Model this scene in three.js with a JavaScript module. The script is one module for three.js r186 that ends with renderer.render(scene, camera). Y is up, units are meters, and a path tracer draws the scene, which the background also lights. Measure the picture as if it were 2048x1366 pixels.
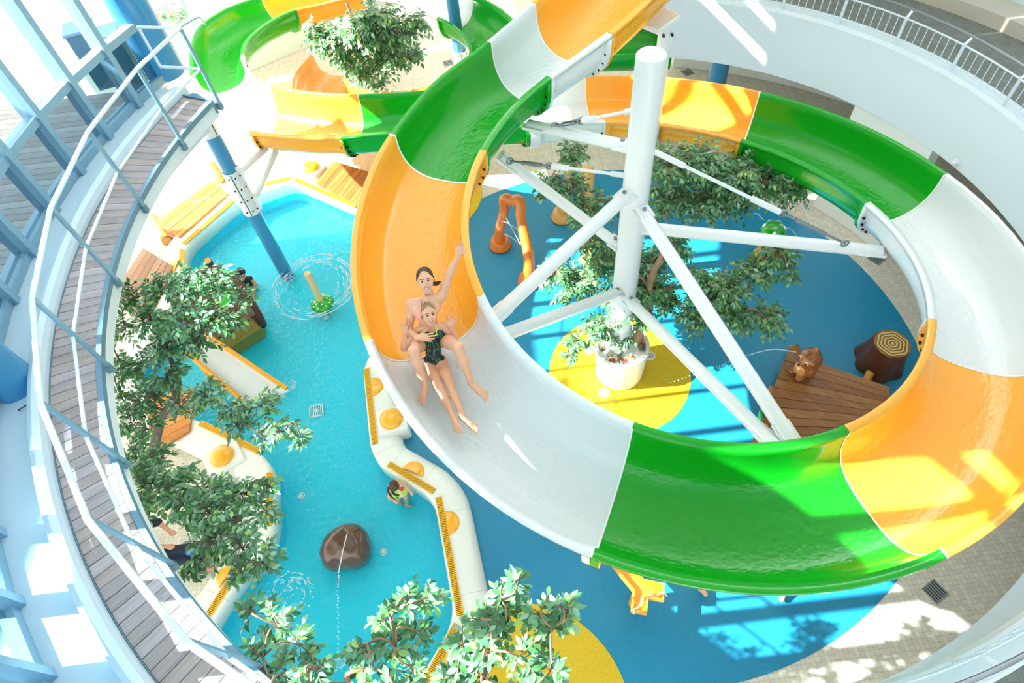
import * as THREE from 'three';
import { mergeGeometries } from 'three/addons/utils/BufferGeometryUtils.js';
import { RoundedBoxGeometry } from 'three/addons/geometries/RoundedBoxGeometry.js';

// ---------- camera, sky, sun, exposure ----------
const scene = new THREE.Scene();
const camera = new THREE.PerspectiveCamera(56.168, 2048 / 1366, 0.05, 200);
camera.position.set(0, 10, 0);
camera.rotation.set(-0.95345, 0, -0.12135, 'YXZ');
scene.add(camera);
const renderer = new THREE.WebGLRenderer({ antialias: true });
renderer.toneMapping = THREE.LinearToneMapping;
renderer.toneMappingExposure = 0.93;
renderer.shadowMap.enabled = true;
scene.background = new THREE.Color().setRGB(0.93, 0.985, 1.0);
scene.backgroundIntensity = 3.0;
const sun = new THREE.DirectionalLight(new THREE.Color().setRGB(1, 0.96, 0.89), 30);
sun.position.set(1.9 - 22.98, 19.28, -6.3);
sun.target.position.set(1.9, 0, -6.3);
sun.castShadow = true;
sun.shadow.camera.left = sun.shadow.camera.bottom = -18;
sun.shadow.camera.right = sun.shadow.camera.top = 18;
sun.shadow.camera.far = 70;
sun.shadow.mapSize.set(4096, 4096);
sun.shadow.radius = 1;
scene.add(sun, sun.target);

// ---------- helpers ----------
const CX = 1.93, CZ = -6.31;             // the centre of the round hall
const V3 = (x, y, z) => new THREE.Vector3(x, y, z);
const vec = (a) => new THREE.Vector3(a[0], a[1], a[2]);
let seed = 12345;
function rand() { seed |= 0; seed = (seed + 0x6d2b79f5) | 0; let t = Math.imul(seed ^ (seed >>> 15), 1 | seed); t = (t + Math.imul(t ^ (t >>> 7), 61 | t)) ^ t; return ((t ^ (t >>> 14)) >>> 0) / 4294967296; }
const rr = (a, b) => a + (b - a) * rand();
const used = new Map(), kids = new WeakMap();
function numbered(name) { const n = used.get(name) || 0; used.set(name, n + 1); return n ? name + '_' + String(n).padStart(3, '0') : name; }
function shade(o) { o.castShadow = true; o.receiveShadow = true; return o; }
function obj(name, geo, m, parent) {
  const g = Array.isArray(geo) ? merge(geo) : geo;
  const o = shade(new THREE.Mesh(g, m));
  o.name = parent ? name : numbered(name);
  if (parent) { if (!kids.has(parent)) kids.set(parent, new Map()); const m2 = kids.get(parent), n = m2.get(name) || 0; m2.set(name, n + 1); if (n) o.name = name + '_' + String(n).padStart(3, '0'); }
  (parent || scene).add(o);
  return o;
}
function merge(list) {
  const gs = list.map((g) => { const q = g.index ? g.toNonIndexed() : g.clone(); for (const k of Object.keys(q.attributes)) if (!['position', 'normal', 'uv'].includes(k)) q.deleteAttribute(k); if (!q.attributes.uv) q.setAttribute('uv', new THREE.BufferAttribute(new Float32Array(q.attributes.position.count * 2), 2)); if (!q.attributes.normal) q.computeVertexNormals(); return q; });
  return mergeGeometries(gs);
}
function thing(name, label, category, pos = [0, 0, 0], turn = 0, group) {
  const o = new THREE.Group(); o.name = numbered(name); scene.add(o);
  o.position.set(...pos); o.rotation.y = turn;
  o.userData.label = label; o.userData.category = category;
  if (group) o.userData.group = group;
  return o;
}
function tag(o, label, category, group) { o.userData.label = label; o.userData.category = category; if (group) o.userData.group = group; return o; }
function struct(o, label) { o.userData.kind = 'structure'; if (label) o.userData.label = label; return o; }
function stuff(o) { o.userData.kind = 'stuff'; return o; }
// geometry helpers
function box(w, h, d, x = 0, y = 0, z = 0, ry = 0, r = 0) {
  const g = r ? new RoundedBoxGeometry(w, h, d, 2, r) : new THREE.BoxGeometry(w, h, d);
  if (ry) g.rotateY(ry);
  return g.translate(x, y, z);
}
function bar(a, b, w, h, up = [0, 1, 0]) {      // a box from a to b
  a = vec(a); b = vec(b); const d = b.clone().sub(a), L = d.length(); d.normalize();
  const s = vec(up).cross(d).normalize(), u = d.clone().cross(s).normalize();
  const g = new THREE.BoxGeometry(w, h, L);
  g.applyMatrix4(new THREE.Matrix4().makeBasis(s, u, d));
  return g.translate((a.x + b.x) / 2, (a.y + b.y) / 2, (a.z + b.z) / 2);
}
function cyl(a, b, r1, r2 = r1, n = 20, open = false) {
  a = vec(a); b = vec(b); const d = b.clone().sub(a), L = d.length(); d.normalize();
  const g = new THREE.CylinderGeometry(r2, r1, L, n, 1, open);
  g.applyQuaternion(new THREE.Quaternion().setFromUnitVectors(V3(0, 1, 0), d));
  return g.translate((a.x + b.x) / 2, (a.y + b.y) / 2, (a.z + b.z) / 2);
}
function tube(pts, r, n = 40, m = 10, closed = false, tension = 0.5) { return new THREE.TubeGeometry(new THREE.CatmullRomCurve3(pts.map(vec), closed, 'catmullrom', tension), n, r, m, closed); }
function polyTube(pts, r, m = 10) {            // straight runs with ball joints
  const gs = [];
  for (let i = 0; i + 1 < pts.length; i++) gs.push(cyl(pts[i], pts[i + 1], r, r, m));
  for (let i = 1; i + 1 < pts.length; i++) gs.push(new THREE.SphereGeometry(r, m, 6).translate(...pts[i]));
  return gs;
}
// a tube whose radius changes: list of [x, y, z, r]
function taper(pts, n = 24, m = 9) {
  const c = new THREE.CatmullRomCurve3(pts.map(vec)), rs = pts.map((p) => p[3]);
  const g = new THREE.TubeGeometry(c, n, 1, m, false), P = g.attributes.position, N = g.attributes.normal;
  for (let i = 0; i <= n; i++) {
    const t = i / n, c0 = c.getPointAt(t), f = c.getUtoTmapping(t) * (rs.length - 1), k = Math.min(Math.floor(f), rs.length - 2), r = rs[k] + (rs[k + 1] - rs[k]) * (f - k);
    for (let j = 0; j <= m; j++) { const q = i * (m + 1) + j; P.setXYZ(q, c0.x + N.getX(q) * r, c0.y + N.getY(q) * r, c0.z + N.getZ(q) * r); }
  }
  return g;
}
function slab(pts, y0, y1, holes = []) {         // plan outline [[x, z], ...] to a slab
  const s = new THREE.Shape(pts.map((p) => new THREE.Vector2(p[0], -p[1])));
  for (const h of holes) s.holes.push(new THREE.Path(h.map((p) => new THREE.Vector2(p[0], -p[1]))));
  const g = new THREE.ExtrudeGeometry(s, { depth: y1 - y0, bevelEnabled: false, curveSegments: 8 });
  return g.rotateX(-Math.PI / 2).translate(0, y0, 0);
}
const circlePts = (x, z, r, n = 96, a0 = 0, a1 = Math.PI * 2) => Array.from({ length: n }, (_, i) => { const a = a0 + (a1 - a0) * i / (a1 - a0 > 6.28 ? n : n - 1); return [x + r * Math.cos(a), z + r * Math.sin(a)]; });
// a ring sector about the hall's centre; profile of [r, y]; lathe angle from +z towards +x
function ring(profile, a0, a1, n = 96, caps = true) {
  const g = new THREE.LatheGeometry([...profile, profile[0]].map((p) => new THREE.Vector2(p[0], p[1])), n, a0, a1 - a0).toNonIndexed();
  const gs = [g];
  if (caps) for (const a of [a0, a1]) {
    const s = new THREE.ShapeGeometry(new THREE.Shape(profile.map((p) => new THREE.Vector2(p[0], p[1]))));
    s.rotateY(a - Math.PI / 2); gs.push(s);
  }
  const o = merge(gs); o.computeVertexNormals();
  return o.translate(CX, 0, CZ);
}
const polar = (a, r, y) => [CX + r * Math.sin(a), y, CZ + r * Math.cos(a)];
// closed skin through equal rings of points
function loft(rings, closedU = true, caps = true, uvScale = null) {
  const m = rings[0].length, pos = [], uv = [], idx = [];
  let len = 0; const mm = closedU ? m + 1 : m;
  rings.forEach((r, i) => {
    if (i) len += r[Math.floor(m / 4)].distanceTo(rings[i - 1][Math.floor(m / 4)]);
    for (let j = 0; j < mm; j++) { const p = r[j % m]; pos.push(p.x, p.y, p.z); uv.push(len, j / m); }
  });
  for (let i = 0; i + 1 < rings.length; i++) for (let j = 0; j + 1 < mm; j++) { const a = i * mm + j, b = a + mm; idx.push(a, b, a + 1, a + 1, b, b + 1); }
  const g = new THREE.BufferGeometry();
  g.setAttribute('position', new THREE.Float32BufferAttribute(pos, 3)); g.setAttribute('uv', new THREE.Float32BufferAttribute(uv, 2)); g.setIndex(idx); g.computeVertexNormals();
  if (closedU) { const N = g.attributes.normal; for (let i = 0; i < rings.length; i++) { const a = i * mm, b = a + m; const v = V3(N.getX(a) + N.getX(b), N.getY(a) + N.getY(b), N.getZ(a) + N.getZ(b)).normalize(); N.setXYZ(a, v.x, v.y, v.z); N.setXYZ(b, v.x, v.y, v.z); } }
  if (!caps) return g;
  if (caps === 'strip') {           // end faces of a channel: the first half of the ring faces the second half
    const face = (r, flip) => { const P = [], I = []; r.forEach((p) => P.push(p.x, p.y, p.z)); for (let j = 0; j < m / 2 - 1; j++) { const a = j, b = j + 1, c = m - 2 - j, d = m - 1 - j; flip ? I.push(a, c, b, a, d, c) : I.push(a, b, c, a, c, d); } const q = new THREE.BufferGeometry(); q.setAttribute('position', new THREE.Float32BufferAttribute(P, 3)); q.setIndex(I); return q; };
    return merge([g, face(rings[0], false), face(rings[rings.length - 1], true)]);
  }
  const cap = (r, flip) => { const c = r.reduce((s, p) => s.add(p), V3(0, 0, 0)).multiplyScalar(1 / m), P = [c.x, c.y, c.z], I = []; r.forEach((p) => P.push(p.x, p.y, p.z)); for (let j = 0; j < m; j++) { const a = 1 + j, b = 1 + (j + 1) % m; flip ? I.push(0, b, a) : I.push(0, a, b); } const q = new THREE.BufferGeometry(); q.setAttribute('position', new THREE.Float32BufferAttribute(P, 3)); q.setIndex(I); return q; };
  return merge([g, cap(rings[0], false), cap(rings[rings.length - 1], true)]);
}
// noise and textures
function hash2(x, y) { let h = Math.imul(x, 374761393) ^ Math.imul(y, 668265263); h = Math.imul(h ^ (h >>> 13), 1274126177); return ((h ^ (h >>> 16)) >>> 0) / 4294967296; }
function vnoise(x, y, per) { const xi = Math.floor(x), yi = Math.floor(y), f = (t) => t * t * (3 - 2 * t), u = f(x - xi), v = f(y - yi), w = (a) => ((a % per) + per) % per, h = (a, b) => hash2(w(a), w(b)); return (h(xi, yi) * (1 - u) + h(xi + 1, yi) * u) * (1 - v) + (h(xi, yi + 1) * (1 - u) + h(xi + 1, yi + 1) * u) * v; }
function fbm(x, y, per, n = 4) { let s = 0, a = 0.5; for (let i = 0; i < n; i++) { s += a * vnoise(x, y, per); x *= 2; y *= 2; per *= 2; a *= 0.5; } return s / (1 - Math.pow(0.5, n)); }
function tex(w, h, f, srgb, rx = 1, ry = 1) {
  const d = new Uint8Array(w * h * 4);
  for (let j = 0; j < h; j++) for (let i = 0; i < w; i++) { const c = f(i / w, j / h), k = (j * w + i) * 4; const a = Array.isArray(c) ? c : [c, c, c]; for (let q = 0; q < 3; q++) d[k + q] = Math.max(0, Math.min(255, a[q] * 255)); d[k + 3] = 255; }
  const t = new THREE.DataTexture(d, w, h, THREE.RGBAFormat);
  t.magFilter = THREE.LinearFilter; t.minFilter = THREE.LinearFilter; t.wrapS = t.wrapT = THREE.RepeatWrapping; t.repeat.set(rx, ry);
  if (srgb) t.colorSpace = THREE.SRGBColorSpace;
  t.needsUpdate = true;
  return t;
}
function planUV(g, s = 1) { const p = g.attributes.position, uv = new Float32Array(p.count * 2); for (let i = 0; i < p.count; i++) { uv[2 * i] = p.getX(i) * s; uv[2 * i + 1] = p.getZ(i) * s; } g.setAttribute('uv', new THREE.BufferAttribute(uv, 2)); return g; }
const std = (color, roughness = 0.5, o = {}) => new THREE.MeshStandardMaterial({ color, roughness, ...o });
const phy = (color, roughness = 0.3, o = {}) => new THREE.MeshPhysicalMaterial({ color, roughness, ...o });

// ---------- materials ----------
const speckle = tex(256, 256, (u, v) => 0.9 + 0.1 * fbm(u * 64, v * 64, 64, 2), true);
const waterBump = tex(512, 512, (u, v) => { const a = fbm(u * 18, v * 18, 18, 3), b = fbm(u * 7 + 0.3, v * 7, 7, 2); return 0.5 * Math.abs(a - 0.5) * 2 + 0.5 * b; }, false, 0.45, 0.45);
// flowing water on the bottom of the chutes only: u along the slide, v across the skin (inner face is the first part)
const flowBump = tex(512, 512, (u, v) => { const k = Math.max(0, 1 - Math.pow(Math.abs(v - 0.2) / 0.12, 2)); return 0.5 + 0.5 * k * (fbm(u * 48, v * 160, 48, 3) - 0.5) + 0.12 * k * (fbm(u * 8, v * 40, 8, 2) - 0.5); }, false, 0.33, 1);
const chute = (c) => phy(c, 0.2, { clearcoat: 0.22, clearcoatRoughness: 0.06, specularIntensity: 0.7, bumpMap: flowBump, bumpScale: 0.02 });
const M = {
  orange: chute(0xfdb03a), green: chute(0x10a01c), white: chute(0xdfe4e4),
  paint: phy(0xe6eaeb, 0.28, { clearcoat: 0.3 }), wall: std(0xdce8ee, 0.6), wallWarm: std(0xe9ede8, 0.6),
  steel: std(0x7fa5bb, 0.35, { metalness: 0.15 }), steelDark: std(0x6d8ea3, 0.4, { metalness: 0.15 }), rail: std(0xd4e2ea, 0.3, { metalness: 0.1 }),
  frame: std(0x86aabd, 0.35, { metalness: 0.1 }), ledge: std(0xc9dce6, 0.45), column: phy(0x3f8fbe, 0.3, { clearcoat: 0.3 }),
  bolt: std(0x1d2124, 0.4, { metalness: 0.4 }), zinc: std(0x8b9196, 0.35, { metalness: 0.8 }),
  blueFloor: std(0x1c90bc, 0.42, { map: speckle, bumpMap: speckle, bumpScale: 0.002 }), yellowFloor: std(0xe6c21f, 0.45, { map: speckle }),
  poolFloor: std(0x14cde4, 0.6), curb: phy(0xecefe8, 0.35, { clearcoat: 0.25 }), yolk: phy(0xfdb325, 0.2, { clearcoat: 0.6 }), grate: std(0xf0b51c, 0.45), grateDark: std(0x6e4a06, 0.7),
  glass: phy(0xe6f4fa, 0.02, { transmission: 1, thickness: 0, ior: 1.45 }),
  glassLow: phy(0x86a3b3, 0.03, { transmission: 1, thickness: 0, ior: 1.45 }),
  drain: std(0x9ba3a5, 0.45, { metalness: 0.4 }), drainDark: std(0x3a4145, 0.6),
};
const water = phy(0xe4fbff, 0.04, { transmission: 1, thickness: 0, ior: 1.33, bumpMap: waterBump, bumpScale: 0.055 });
const tileTex = tex(512, 512, (u, v) => { const n = 8, a = (u * n) % 1, b = (v * n) % 1, g = (a < 0.06 || b < 0.06) ? 0.82 : 1; const t = 0.95 + 0.08 * hash2(Math.floor(u * n), Math.floor(v * n)) + 0.05 * (fbm(u * 40, v * 40, 40, 2) - 0.5); return [0.88 * g * t, 0.85 * g * t, 0.79 * g * t]; }, true, 1.8, 1.8);
M.tile = std(0xffffff, 0.5, { map: tileTex });
const greyTile = tex(512, 512, (u, v) => { const n = 8, a = (u * n) % 1, b = (v * n) % 1, g = (a < 0.05 || b < 0.05) ? 0.85 : 1, t = 0.93 + 0.1 * hash2(Math.floor(u * n) + 9, Math.floor(v * n)); return [0.5 * g * t, 0.51 * g * t, 0.49 * g * t]; }, true, 1.2, 1.2);
M.greyTile = std(0xffffff, 0.55, { map: greyTile });
function woodTex(c1, c2, s) { return tex(256, 256, (u, v) => { const g = fbm(u * 6, v * 64 + s, 64, 3), k = fbm(u * 3 + 5, v * 9 + s, 9, 2), t = 0.55 * g + 0.45 * k; return c1.map((a, i) => (a + (c2[i] - a) * t) / 255); }, true); }
const grain = { grey: woodTex([176, 166, 166], [238, 231, 230], 1), brown: woodTex([122, 72, 32], [196, 134, 70], 2), orange: woodTex([196, 120, 42], [232, 164, 80], 3), tan: woodTex([150, 112, 84], [196, 158, 124], 4), dark: woodTex([66, 38, 26], [116, 72, 50], 5) };
const wood = (k, tint = 0xffffff, rough = 0.55) => std(tint, rough, { map: grain[k], bumpMap: grain[k], bumpScale: 0.004 });

// ---------- the setting ----------
const POOL = [[-4.634,-12.263],[-3.012,-11.008],[-2.217,-9.909],[-1.984,-8.738],[-2.104,-7.73],[-2.578,-7.204],[-2.809,-6.749],[-2.618,-5.079],[-2.456,-4.717],[-1.553,-4.033],[-1.302,-2.168],[-1.782,-1.529],[-2.086,-1.086],[-5.332,-1.459],[-4.846,-2.566],[-4.416,-3.314],[-4.154,-3.576],[-4.106,-3.906],[-4.246,-4.888],[-4.514,-5.257],[-5.742,-6.049],[-6.814,-6.593],[-7.252,-7.316],[-6.848,-8.457],[-6.737,-9.712],[-6.875,-10.511],[-5.961,-11.742]];
function roundCorners(P, r, k = 5) {
  const out = [], n = P.length;
  for (let i = 0; i < n; i++) {
    const p = P[i], a = P[(i + n - 1) % n], b = P[(i + 1) % n], la = Math.hypot(a[0] - p[0], a[1] - p[1]), lb = Math.hypot(b[0] - p[0], b[1] - p[1]), d = Math.min(r, la * 0.45, lb * 0.45);
    const s = [p[0] + (a[0] - p[0]) * d / la, p[1] + (a[1] - p[1]) * d / la], e = [p[0] + (b[0] - p[0]) * d / lb, p[1] + (b[1] - p[1]) * d / lb];
    for (let j = 0; j <= k; j++) { const t = j / k, u = 1 - t; out.push([u * u * s[0] + 2 * u * t * p[0] + t * t * e[0], u * u * s[1] + 2 * u * t * p[1] + t * t * e[1]]); }
  }
  return out;
}
const poolLine = roundCorners(POOL, 0.3);
const areaSign = Math.sign(poolLine.reduce((s, p, i) => { const q = poolLine[(i + 1) % poolLine.length]; return s + p[0] * q[1] - q[0] * p[1]; }, 0));
function offsetLine(P, d) {                     // outward
  const n = P.length;
  return P.map((p, i) => { const a = P[(i + n - 1) % n], b = P[(i + 1) % n], tx = b[0] - a[0], tz = b[1] - a[1], l = Math.hypot(tx, tz) || 1; return [p[0] + areaSign * tz / l * d, p[1] - areaSign * tx / l * d]; });
}
const poolHole = offsetLine(poolLine, 0.1);
const floorG = planUV(slab(circlePts(CX - 1, CZ - 3.5, 19, 96), -0.3, -0.006, [poolHole]));
struct(obj('floor', floorG, M.tile), 'pale beige floor of small square tiles round the pool');
// the blue soft floor stops at the pool wall
{
  // blue disc minus the pool: walk the circle, leave it along the pool line where they cross
  const inPoly = (x, z, P) => { let s = false; for (let i = 0, j = P.length - 1; i < P.length; j = i++) if ((P[i][1] > z) !== (P[j][1] > z) && x < (P[j][0] - P[i][0]) * (z - P[i][1]) / (P[j][1] - P[i][1]) + P[i][0]) s = !s; return s; };
  const wallLine = offsetLine(poolLine, 0.25);
  const cut = (cx, cz, r, y) => {
    const C = circlePts(cx, cz, r, 240), ins = C.map((p) => inPoly(p[0], p[1], wallLine));
    if (!ins.some((v) => v)) return slab(C, -0.1, y);
    let k = ins.findIndex((v, i) => v && !ins[(i + 1) % 240]); k = (k + 1) % 240;
    const run = []; for (let i = 0; i < 240; i++) { const q = (k + i) % 240; if (ins[q]) break; run.push(C[q]); }
    const near = (p) => wallLine.reduce((b, q, i) => { const d = Math.hypot(q[0] - p[0], q[1] - p[1]); return d < b[0] ? [d, i] : b; }, [1e9, 0])[1];
    const a = near(run[run.length - 1]), b = near(run[0]), n = wallLine.length;
    const walk = (s) => { const o = []; for (let i = a; ; i = (i + s + n) % n) { o.push(wallLine[i]); if (i === b) break; } return o; };
    const w1 = walk(1), w2 = walk(-1), wet = C.filter((p, i) => ins[i]), mid = wet[Math.floor(wet.length / 2)], t = [mid[0] + (cx - mid[0]) * 0.05, mid[1] + (cz - mid[1]) * 0.05];
    return slab([...run, ...(inPoly(t[0], t[1], [...run, ...w1]) ? w2 : w1)], -0.1, y);
  };
  struct(obj('floor_blue', planUV(cut(CX, CZ, 5.36, 0)), M.blueFloor), 'deep blue soft play floor in a large circle');
  const discs = [[1.873, -6.119, 1.28, 'round yellow floor disc under the white tree pot'], [-0.53, -0.83, 1.53, 'yellow floor disc at the bottom behind the bright leaves'], [-1.684, -11.513, 1.42, 'yellow floor disc half hidden under the upper slide']];
  for (const d of discs) struct(obj('floor_disc', planUV(cut(d[0], d[1], d[2], 0.006)), M.yellowFloor), d[3]);
}
// pool basin and water
struct(obj('pool_floor', slab(poolHole, -0.5, -0.34), M.poolFloor), 'turquoise bottom of the shallow pool');
{
  const rings = []; for (const [d, y] of [[0.1, -0.34], [0.02, -0.34], [0.0, -0.02]]) rings.push(offsetLine(poolLine, d).map((p) => V3(p[0], y, p[1])));
  struct(obj('pool_lining', loft(rings.slice(1), true, false), M.poolFloor), 'turquoise side of the shallow pool');
  const w = planUV(slab(offsetLine(poolLine, 0.015), -0.06, -0.05));
  const o = obj('pool_water', planUV(new THREE.ShapeGeometry(new THREE.Shape(offsetLine(poolLine, 0.03).map((p) => new THREE.Vector2(p[0], -p[1])))).rotateX(-Math.PI / 2).translate(0, -0.05, 0)), water);
  struct(o, 'clear turquoise water of the shallow pool');
}

// the drum under the walkway, the ledge and the glazed facade on the left
const AW0 = -2.019 + 2 * Math.PI, AW1 = -0.618 + 2 * Math.PI, AWN = -2.074 + 2 * Math.PI;
struct(obj('wall_west', ring([[7.36, 3.58], [7.36, 4.4], [7.38, 4.47], [7.44, 4.5], [7.5, 4.47], [7.53, 4.3], [8.3, 4.3], [8.3, 3.85], [7.6, 3.85], [7.5, 3.58]], AW0 - 0.02, AW1 + 0.4, 120), M.ledge), 'pale blue grey curb and ledge of the upper level');
{
  const a0 = AWN, step = 0.1, n = 24, R = 8.02;
  const names = [];
  for (let i = 0; i < n; i++) {
    const A = a0 + i * step, B = A + step;
    const p = polar(A, R, 0), q = polar(B, R, 0), t = Math.atan2(-(q[2] - p[2]), q[0] - p[0]);
    const w = new THREE.Group(); w.name = 'window_' + (i + 1); w.userData.kind = 'structure'; w.userData.label = 'tall glazed facade bay with blue grey frame'; scene.add(w);
    obj('mullion', [box(0.24, 8, 0.095, 0, 8.3, 0, A - Math.PI / 2).translate(p[0] - 0.0, 0, p[2])], M.frame, w);
    const tr = (y, h, d) => bar([p[0], y, p[2]], [q[0], y, q[2]], d, h);
    obj('sill', tr(4.36, 0.12, 0.12), M.frame, w);
    obj('transom', tr(5.23, 0.11, 0.16), M.frame, w);
    obj('transom', tr(11.5, 0.2, 0.12), M.frame, w); const zc = (p[2] + q[2]) / 2, solid = (zc > -8.7 && zc < -2.4) || zc > -1.2, lowTop = 8.55, cl = 10.05;
    obj('spandrel', solid ? tr((lowTop + 12) / 2, 12 - lowTop, 0.08) : tr((lowTop + cl) / 2, cl - lowTop, 0.08), M.wall, w);
    const L = Math.hypot(q[0] - p[0], q[2] - p[2]), mx = (p[0] + q[0]) / 2, mz = (p[2] + q[2]) / 2, ry = t;
    for (const [y0, y1] of [[4.42, 5.19], [5.29, lowTop], ...(solid ? [] : [[cl, 11.4]])]) obj('pane', new THREE.PlaneGeometry(L - 0.06, y1 - y0).rotateY(ry).translate(mx, (y0 + y1) / 2, mz), y0 < 5 ? M.glassLow : M.glass, w);
  }
}
// the parapet of the gallery on the right
const AR0 = 2.851, AR1 = 2.851 - 2.85;
struct(obj('wall_east', ring([[5.87, 2.5], [5.87, 3.66], [5.9, 3.72], [6.14, 3.72], [6.17, 3.66], [6.17, 2.5]], AR1, AR0, 140), M.wall), 'white curved parapet of the gallery on the right');
struct(obj('gallery_floor', planUV(ring([[6.17, 2.5], [6.17, 3.05], [11.5, 3.05], [11.5, 2.5]], AR1, AR0, 120)), M.greyTile), 'grey tiled gallery floor behind the parapet');
struct(obj('gallery_step', ring([[8.75, 3.05], [8.75, 3.3], [9.35, 3.3], [9.35, 3.05]], AR1, AR0 - 0.15, 90), std(0xcfc6b6, 0.6)), 'beige step along the back of the gallery');
struct(obj('wall_gallery', ring([[9.35, 3.05], [9.35, 5.2], [9.5, 5.2], [9.5, 3.05]], AR1, AR0 - 0.15, 90), M.wall), 'white back wall of the gallery');
struct(obj('wall_pier', ring([[5.9, 0], [5.9, 2.5], [6.17, 2.5], [6.17, 0]], 1.903, 2.179, 24), M.wallWarm), 'white pier below the parapet');
struct(obj('wall_lower', ring([[9.6, 0], [9.6, 2.5], [9.8, 2.5], [9.8, 0]], AR1, AR0 - 0.05, 80), M.wallWarm), 'white ground floor wall under the gallery');
struct(obj('wall_east_upper', ring([[9.35, 5.2], [9.35, 12], [9.5, 12], [9.5, 5.2]], AR1, AR0 - 0.15, 90), M.wall), 'white upper wall above the gallery');
// far walls, roof
struct(obj('wall_north', [box(10, 9, 0.3, 3, 4.5, -22), box(3.2, 9, 0.3, -8.6, 4.5, -22)], M.wallWarm), 'white far wall');
{
  const a = [-9.9, -15.84], b = [-4.2, -19.15], L = (x, y) => [x, y, a[1] + (x - a[0]) * (b[1] - a[1]) / (b[0] - a[0])];
  const seg = (x0, x1, y0, y1) => bar(L(x0, (y0 + y1) / 2), L(x1, (y0 + y1) / 2), 0.25, y1 - y0);
  struct(obj('wall_northwest', [seg(-9.9, -8.2, 0, 4.3), seg(-7.3, -4.2, 0, 4.3), seg(-8.2, -7.3, 0, 1.15), seg(-8.2, -7.3, 2.35, 4.3)], std(0xdfe8de, 0.6)), 'pale wall beside the far corner window');
  const w = new THREE.Group(); w.name = 'window_corner'; w.userData.kind = 'structure'; w.userData.label = 'small corner window with a yellow green shrub outside'; scene.add(w);
  for (const x of [-8.18, -7.75, -7.32]) obj('mullion', bar(L(x, 1.15), L(x, 2.35), 0.05, 0.06, [1, 0, 0]), M.frame, w);
  obj('sill', bar(L(-8.25, 1.15), L(-7.25, 1.15), 0.3, 0.05), M.paint, w); obj('transom', bar(L(-8.2, 2.33), L(-7.3, 2.33), 0.06, 0.05), M.frame, w);
  const m = L(-7.75, 1.75); obj('pane', new THREE.PlaneGeometry(1.0, 1.2).rotateY(Math.atan2(-(b[1] - a[1]), b[0] - a[0])).translate(...m), M.glass, w);
}
{
  // flat roof of the round hall over its glazed walls; a lower roof over the wing to the north
  struct(obj('ceiling', slab(circlePts(CX, CZ, 10.6, 160).map((p) => { const k = p[0] < CX - 2 ? 8.2 / 10.6 : 1; return [CX + (p[0] - CX) * k, CZ + (p[1] - CZ) * k]; }).filter((p) => p[1] > -10.6), 12, 12.35), std(0xf4f6f6, 0.7)), 'white flat roof of the round hall');
  struct(obj('roof_panel', slab([[-8.8, -22], [13, -22], [13, -10.55], [-8.8, -10.55]], 8.4, 8.6, [[[-1.6, -12.1], [-1.15, -12.1], [-1.15, -11.0], [-1.6, -11.0]], [[-0.8, -12.1], [-0.4, -12.1], [-0.4, -11.0], [-0.8, -11.0]]]), std(0xf4f6f6, 0.7)), 'white roof of the far wing');
}

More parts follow.
